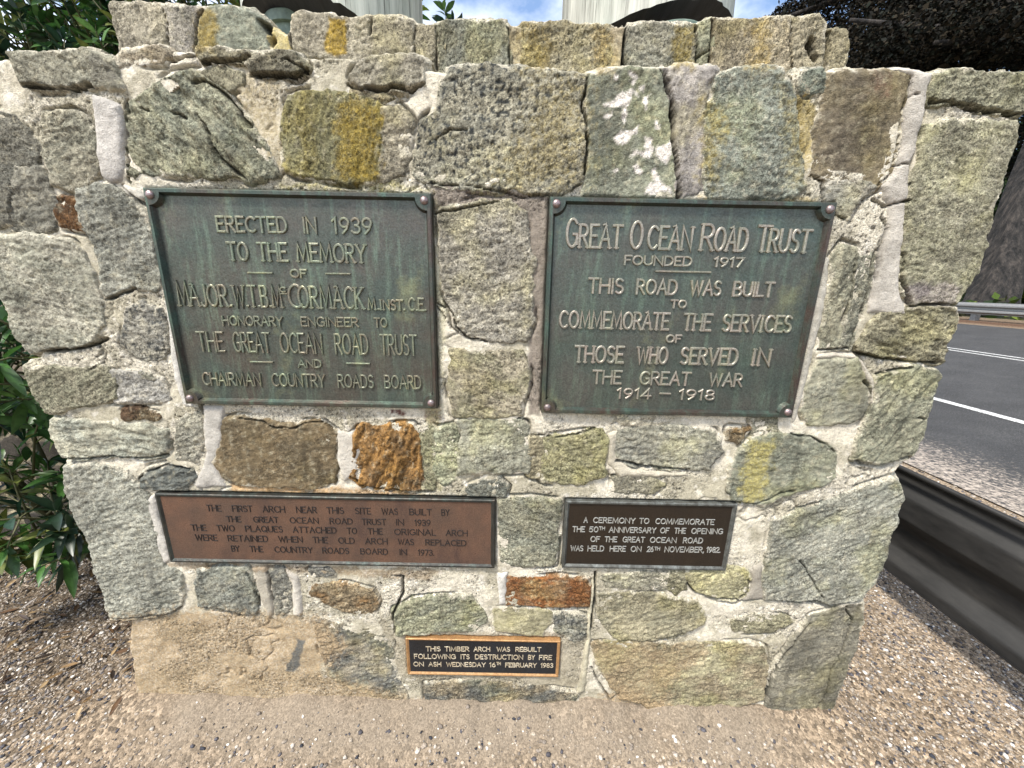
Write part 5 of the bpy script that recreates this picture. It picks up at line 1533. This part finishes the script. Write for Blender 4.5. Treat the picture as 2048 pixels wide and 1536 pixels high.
M_LEAF = leaf_mat('broad_leaf', .38, .5, .22)
M_NEEDLE = leaf_mat('cypress_foliage', .8, .15, 0)
m, t, b = new_mat('brown_bark')
n1 = noise(t, 1.0, 6, .7, stretch=(7, 7, 1.1))
c = ramp(t, n1.outputs['Fac'], [(.36, (.003, .003, .003)), (.5, (.022, .019, .017)), (.64, (.060, .050, .043))])
t.links.new(c.outputs[0], b.inputs['Base Color'])
b.inputs['Roughness'].default_value = .95
bump(t, b, n1.outputs['Fac'], 1., .12)
M_BARK = m
m, t, b = new_mat('green_stem')
b.inputs['Base Color'].default_value = (.10, .10, .045, 1)
b.inputs['Roughness'].default_value = .7
M_STEM = m


def unit(v):
    return v/np.maximum(np.linalg.norm(v, axis=-1, keepdims=True), 1e-9)


def leaves(P, D, L, W, C, r, droop=.25):
    """lanceolate leaves: base P, direction D, length L, width W, colour C; folded along the midrib and curved"""
    n = len(P)
    up = np.tile(np.array([0, 0, 1.]), (n, 1)) + r.normal(0, .35, (n, 3))
    S_ = unit(np.cross(D, up))
    N_ = unit(np.cross(S_, D))
    V = np.zeros((n, 11, 3))
    ts, ws = [0, .25, .55, .82, 1], [.06, .40, .5, .27, 0]
    k = 0
    idx = []
    dr = droop*r.uniform(.2, 1.6, n)[:, None]
    for t_, w_ in zip(ts, ws):
        mid = P + D*(L*t_)[:, None] - np.array([0, 0, 1.])*dr*(L*t_*t_)[:, None]
        if t_ in (0, 1):
            V[:, k] = mid; idx.append((k,)); k += 1
        else:
            V[:, k] = mid - S_*(W*w_)[:, None] + N_*(W*w_*.35)[:, None]
            V[:, k + 1] = mid
            V[:, k + 2] = mid + S_*(W*w_)[:, None] + N_*(W*w_*.35)[:, None]
            idx.append((k, k + 1, k + 2)); k += 3
    a, b_, c_, d_, e_ = idx
    tri = [(a[0], b_[1], b_[0]), (a[0], b_[2], b_[1]), (d_[0], d_[1], e_[0]), (d_[1], d_[2], e_[0])]
    qd = []
    for p_, q_ in ((b_, c_), (c_, d_)):
        qd += [(p_[0], p_[1], q_[1], q_[0]), (p_[1], p_[2], q_[2], q_[1])]
    off = (np.arange(n)*11)[:, None, None]
    CC = np.repeat(C[:, None], 11, 1)
    CC[:, [2, 5, 8]] *= 1.35      # paler midrib
    return V.reshape(-1, 3), (np.array(tri)[None] + off).reshape(-1, 3), (np.array(qd)[None] + off).reshape(-1, 4), CC.reshape(-1, 3)


def leafy_shrub(name, loc, label, cat, ells, nclus, per, L0, W0, cols, seed, forbid=None, extra=()):
    r = np.random.default_rng(seed)
    o = empty(name, loc, label, cat)
    cl = []
    vol = np.array([e[1][0]*e[1][1]*e[1][2] for e in ells])
    while len(cl) < nclus:
        e = ells[r.choice(len(ells), p=vol/vol.sum())]
        d = unit(r.normal(size=3))*r.uniform(.25, 1)**.4
        p = np.array(e[0]) + d*np.array(e[1])
        if p[2] < .06 or (forbid and forbid(p)):
            continue
        cl.append((p, unit(d*np.array([1, 1, .6]) + np.array([0, -.25, .35]) + r.normal(0, .25, 3))))
    for p in extra:
        cl.append((np.array(p, float), unit(np.array([.1, -.5, .4]) + r.normal(0, .3, 3))))
    P, D, L, W, C = [], [], [], [], []
    mb = MB()
    base = np.array(loc, float)
    for p, ax in cl:
        n = r.integers(per[0], per[1])
        hue = np.array(lin(cols[r.choice(len(cols))]))
        young = r.uniform() < .07
        a = unit(np.cross(ax, r.normal(size=3)))
        b2 = np.cross(ax, a)
        ph0 = r.uniform(0, 6.28)
        for k in range(n):
            f = k/n
            t_ = ph0 + k*2.4
            spread = 1.25 - .75*f
            d = unit(ax*math.cos(spread) + (a*math.cos(t_) + b2*math.sin(t_))*math.sin(spread))
            P.append(p - ax*(1 - f)*L0*.9 + d*.004); D.append(d)
            l = L0*r.uniform(.7, 1.25)*(1 - .35*f)
            L.append(l); W.append(W0*l/L0*r.uniform(.85, 1.15))
            cc = hue*r.uniform(.65, 1.25)
            if young and f > .4:
                cc = lin((128, 146, 62))*.7
            C.append(cc)
        q = p - ax*L0*1.0
        mid = (q + base)/2 + r.normal(0, .05, 3)
        far_ = p - ax*L0*r.uniform(1.6, 3.0) + np.array([0, .02, -.05])
        mb.tube([tuple(far_), tuple(q), tuple(p)], [.0055, .004, .0025], 5)
    V, T, Q, CC = leaves(np.array(P), np.array(D), np.array(L), np.array(W), np.array(C), r)
    mesh_np('foliage', V, [T, Q], M_LEAF, o, CC, True)
    for k in range(9):
        p, ax = cl[r.integers(len(cl))]
        mb.tube([tuple(base + np.array([r.normal(0, .06), r.normal(0, .06), -.05])), tuple(base*.5 + p*.5 + r.normal(0, .08, 3)), tuple(p - ax*L0)], [.016, .012, .005], 6)
    mb.build('stems', M_STEM, o, True)
    return o


GREEN = [(34, 64, 36), (46, 78, 36), (58, 92, 42), (30, 54, 40), (74, 104, 56), (26, 46, 30), (84, 92, 44)]
in_pier = lambda p: (-1.45 < p[0] < 1.3 and -.3 < p[1] < 1.95 and p[2] < 2.25) or (-1.2 < p[0] < 1.1 and .0 < p[1] < 1.75 and p[2] < 3.2)
leafy_shrub('low_shrub', (-2.25, .75, .02), 'dark green shrub with long pointed leaves at the left foot of the pier', 'shrub',
            [((-2.15, .62, 1.12), (.62, .45, .36)), ((-2.08, .48, .50), (.46, .36, .30))], 150, (9, 15), .150, .036, GREEN, 11,
            lambda p: p[2] < .24 or p[0] > -1.58 - max(0, .9 - p[2])*.05 or p[1] < -.05)
leafy_shrub('tall_shrub', (-2.3, 2.15, .0), 'tall glossy-leaved evergreen shrub rising behind the pier top', 'shrub',
            [((-2.0, 2.25, 3.05), (1.45, .65, 1.05)), ((-2.75, 1.7, 2.5), (1.0, .6, .75))], 1000, (9, 14), .13, .040, GREEN, 12,
            lambda p: in_pier(p) or p[0] > -.62,
            [(-.50, 2.0, 2.95), (-.46, 2.0, 3.05), (-.52, 1.95, 3.15), (-.44, 2.05, 3.22), (-.55, 2.0, 2.85), (-.50, 2.05, 3.3)])

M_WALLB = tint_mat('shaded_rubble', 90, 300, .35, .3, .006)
lw = empty('low_stone_wall', (-2.6, 1.2, 0), 'low stone wall, its stones darkened for shade, running behind the shrub left of the pier', 'stone wall')
rough_block('wall_body', (-4.6, .95, -.1), (-1.34, 1.4, .88), .02, .03, M_WALLB, lw, (88, 84, 78), (64, 62, 60), 31)  # stone colours lowered to carry the shade behind the shrub

# leaf litter and twigs by the shrub
r = np.random.default_rng(50)
n = 520
x, y = r.uniform(-2.8, -1.36, n), r.uniform(-.45, .75, n)
okm = r.uniform(0, 1, n) < sstep(-.5, .25, y + .3*(-1.5 - x))
x, y = x[okm], y[okm]
n = len(x)
D = unit(np.stack([r.normal(size=n), r.normal(size=n), r.normal(0, .25, n)], 1))
V, T, Q, CC = leaves(np.stack([x, y, terr(x, y) + .010], 1), D, r.uniform(.02, .075, n), r.uniform(.003, .018, n), np.array([lin(c) for c in [(92, 70, 50), (60, 46, 36), (120, 98, 70), (150, 128, 96), (48, 40, 34)]])[r.integers(0, 5, n)], r, 0)
tag(mesh_np('leaf_litter', V, [T, Q], M_LEAF, None, CC, True), 'dry brown leaves and twigs lying on the gravel under the shrub', 'leaf litter', kind='stuff')


def clump_cloud(P, size, per, cols, r, flat=.6):
    """small tufts: each a few crossing blades"""
    n = len(P)*per
    C0 = np.repeat(P, per, 0) + r.normal(0, .55, (n, 3))*np.repeat(size, per)[:, None]*np.array([1, 1, flat])
    D = unit(r.normal(size=(n, 3))*np.array([1, 1, .7]))
    L = np.repeat(size, per)*r.uniform(.5, 1.1, n)
    S2 = unit(np.cross(D, r.normal(size=(n, 3))))
    w = L*r.uniform(.18, .4, n)
    V = np.stack([C0, C0 + D*(L*.5)[:, None] + S2*w[:, None], C0 + D*L[:, None], C0 + D*(L*.5)[:, None] - S2*w[:, None]], 1)
    Q = np.arange(n*4).reshape(-1, 4)
    C = np.array([lin(c) for c in cols])[r.integers(0, len(cols), n)]*r.uniform(.6, 1.3, (n, 1))
    return V.reshape(-1, 3), Q, np.repeat(C, 4, 0)


def crown(name, parent, ells, n, size, per, cols, seed, shell=.5, zmin=None):
    r = np.random.default_rng(seed)
    out = []
    vol = np.array([e[1][0]*e[1][1]*e[1][2] for e in ells])**.8
    pick = r.choice(len(ells), n, p=vol/vol.sum())
    c = np.array([e[0] for e in ells])[pick]
    s = np.array([e[1] for e in ells])[pick]
    d = unit(r.normal(size=(n, 3)))*(r.uniform(shell**3, 1, n)**(1/3))[:, None]
    P = c + d*s
    if zmin is not None:
        P = P[P[:, 2] > zmin]
    sz = size*r.uniform(.6, 1.4, len(P))
    V, Q, C = clump_cloud(P, sz, per, cols, r)
    return mesh_np(name, V, [Q], M_NEEDLE, parent, C, False)


# the big cypress across the road
def at_ray(px, py, t_):
    return EYEP + ray(px, py)*t_


cy = empty('cypress_tree', (15.4, 11.8, .8), 'huge dark cypress leaning over the far side of the road', 'tree')
mb = MB()
base = at_ray(1968, 640, 13.0)
base[2] = float(terr(base[0], base[1])) - .4
mid = at_ray(2056, 380, 13.2)
top = at_ray(2150, 130, 14.0)
tip = at_ray(2200, -150, 15.0)
rings = []
NB = 36
for k, (p, rad) in enumerate([(base, .80), (base*.8 + mid*.2, .58), (base*.5 + mid*.5, .52), (mid, .50), (top, .46), (tip, .36)]):
    rings.append([(p[0] + rad*(1 + .10*math.sin(5*a + k) + .05*math.sin(11*a))*math.cos(a), p[1] + rad*(1 + .10*math.sin(5*a + k))*math.sin(a), p[2]) for a in [2*math.pi*i/NB for i in range(NB)]])
mb.loft(rings)
mb.build('trunk', M_BARK, cy, True)
for k, (a, b2, rad) in enumerate([(top, at_ray(1870, 85, 12.6), .22), (top, at_ray(1700, 40, 13.5), .2), (tip, at_ray(1500, 60, 17), .18), (mid*.4 + top*.6, at_ray(2400, 100, 12), .25), (top, at_ray(1800, -100, 17), .2)]):
    mb = MB()
    mm = (a + b2)/2 + np.array([0, 0, .35])
    mb.tube([tuple(a), tuple(mm), tuple(b2)], [rad, rad*.7, rad*.3], 8)
    mb.build('limb', M_BARK, cy, True)
DARK = [(27, 26, 21), (38, 33, 25), (20, 22, 18), (44, 38, 27), (24, 28, 21)]
ELL = [(tuple(at_ray(px, py, t_)), s) for px, py, t_, s in [
    (1760, 60, 16, (2.3, 3.2, 1.5)), (1880, 30, 15, (2.6, 3.2, 1.7)), (2010, 40, 14, (2.6, 3.2, 1.5)), (1660, 0, 17, (1.9, 2.6, 1.3)), (2150, 60, 15, (3, 3, 2)),
    (1590, 45, 18, (1.1, 1.6, .75)), (1540, 60, 18, (.8, 1.4, .45)), (1840, 88, 13.5, (1.9, 2.4, .75)), (1960, 86, 13, (1.7, 2.2, .7)), (1740, 92, 15, (1.4, 2.2, .75)), (1820, 118, 15, (2.2, 2.4, .6)), (1960, 122, 14, (2.2, 2.4, .55)),
    (1900, -130, 18, (4.5, 4.5, 2.4)), (2250, -150, 18, (5, 5, 3)), (2200, 150, 15, (2.4, 3, 1.5)), (2090, 290, 15, (1.2, 2, 1.0))]]
crown('crown', cy, ELL, 32000, .16, 6, DARK, 61, .2)

# bank beyond the far rail
r = np.random.default_rng(70)
n = 5000
x, y = r.uniform(14.6, 24, n), r.uniform(-4, 40, n)
P = np.stack([x, y, terr(x, y) + r.uniform(-.1, .5, n)], 1)
V, Q, C = clump_cloud(P, np.full(n, .30), 4, [(42, 58, 26), (58, 74, 28), (30, 42, 24), (80, 92, 36), (40, 42, 26)], r)
tag(mesh_np('undergrowth', V, [Q], M_NEEDLE, None, C, False), 'rough green undergrowth on the bank beyond the far rail', 'undergrowth', kind='stuff')


def bush(loc, ells, label, cols, seed, n=1500):
    o = empty('roadside_bush', loc, label, 'bush', 'bushes on the bank beyond the road')
    crown('foliage', o, ells, n, .28, 5, cols, seed, .3)
    mb = MB()
    for e in ells:
        mb.tube([tuple(np.array(loc) - np.array([0, 0, .4])), tuple((np.array(loc) + np.array(e[0]))/2 + np.array([.1, 0, 0])), tuple(e[0])], [.10, .07, .03], 6)
    mb.build('stems', M_BARK, o, True)


q = at_ray(2045, 560, 14.6)
bush((q[0], q[1], float(terr(q[0], q[1]))), [(tuple(q), (1.3, 1.3, .8)), (tuple(q + np.array([.4, .8, .6])), (1., 1., .7))], 'bright yellow-green bush right behind the leaning trunk', [(96, 116, 40), (120, 140, 52), (62, 84, 34)], 81)
q = at_ray(2030, 470, 22)
bush((q[0], q[1], float(terr(q[0], q[1]))), [(tuple(q - np.array([0, 0, .8])), (2.6, 2.6, 2.2)), (tuple(q + np.array([-.5, 1, 1.4])), (2.2, 2.4, 1.8))], 'tall dark green bush higher on the bank behind the trunk', [(34, 48, 28), (50, 66, 34), (28, 38, 26)], 82, 3500)
q = at_ray(1960, 440, 24)
bush((q[0], q[1], float(terr(q[0], q[1]))), [(tuple(q - np.array([0, 0, 1.2])), (3.2, 3.2, 2.6)), (tuple(q + np.array([.5, 1, 1.8])), (3, 3, 2.4)), (tuple(q + np.array([1.5, -1, 4.2])), (2.6, 2.6, 2))], 'dense dark green bush mostly hidden behind the right edge of the pier', [(32, 46, 26), (46, 64, 32), (26, 36, 24)], 83, 5000)

# far wooded rise behind everything
r = np.random.default_rng(90)
n = 6000
x = r.uniform(-110, 70, n)
y = r.uniform(45, 62, n)
hh = 7 + 3.5*fbm(x*.05, y*.05, 1.0, 3, 91)
P = np.stack([x, y, hh*r.uniform(0, 1, n)**.7], 1)
V, Q, C = clump_cloud(P, np.full(n, 1.3), 4, [(40, 52, 30), (54, 66, 36), (34, 44, 28), (66, 74, 44)], r)
tag(mesh_np('woods', V, [Q], M_NEEDLE, None, C, False), 'distant dark green woods behind the pier and the road', 'woods', kind='stuff')
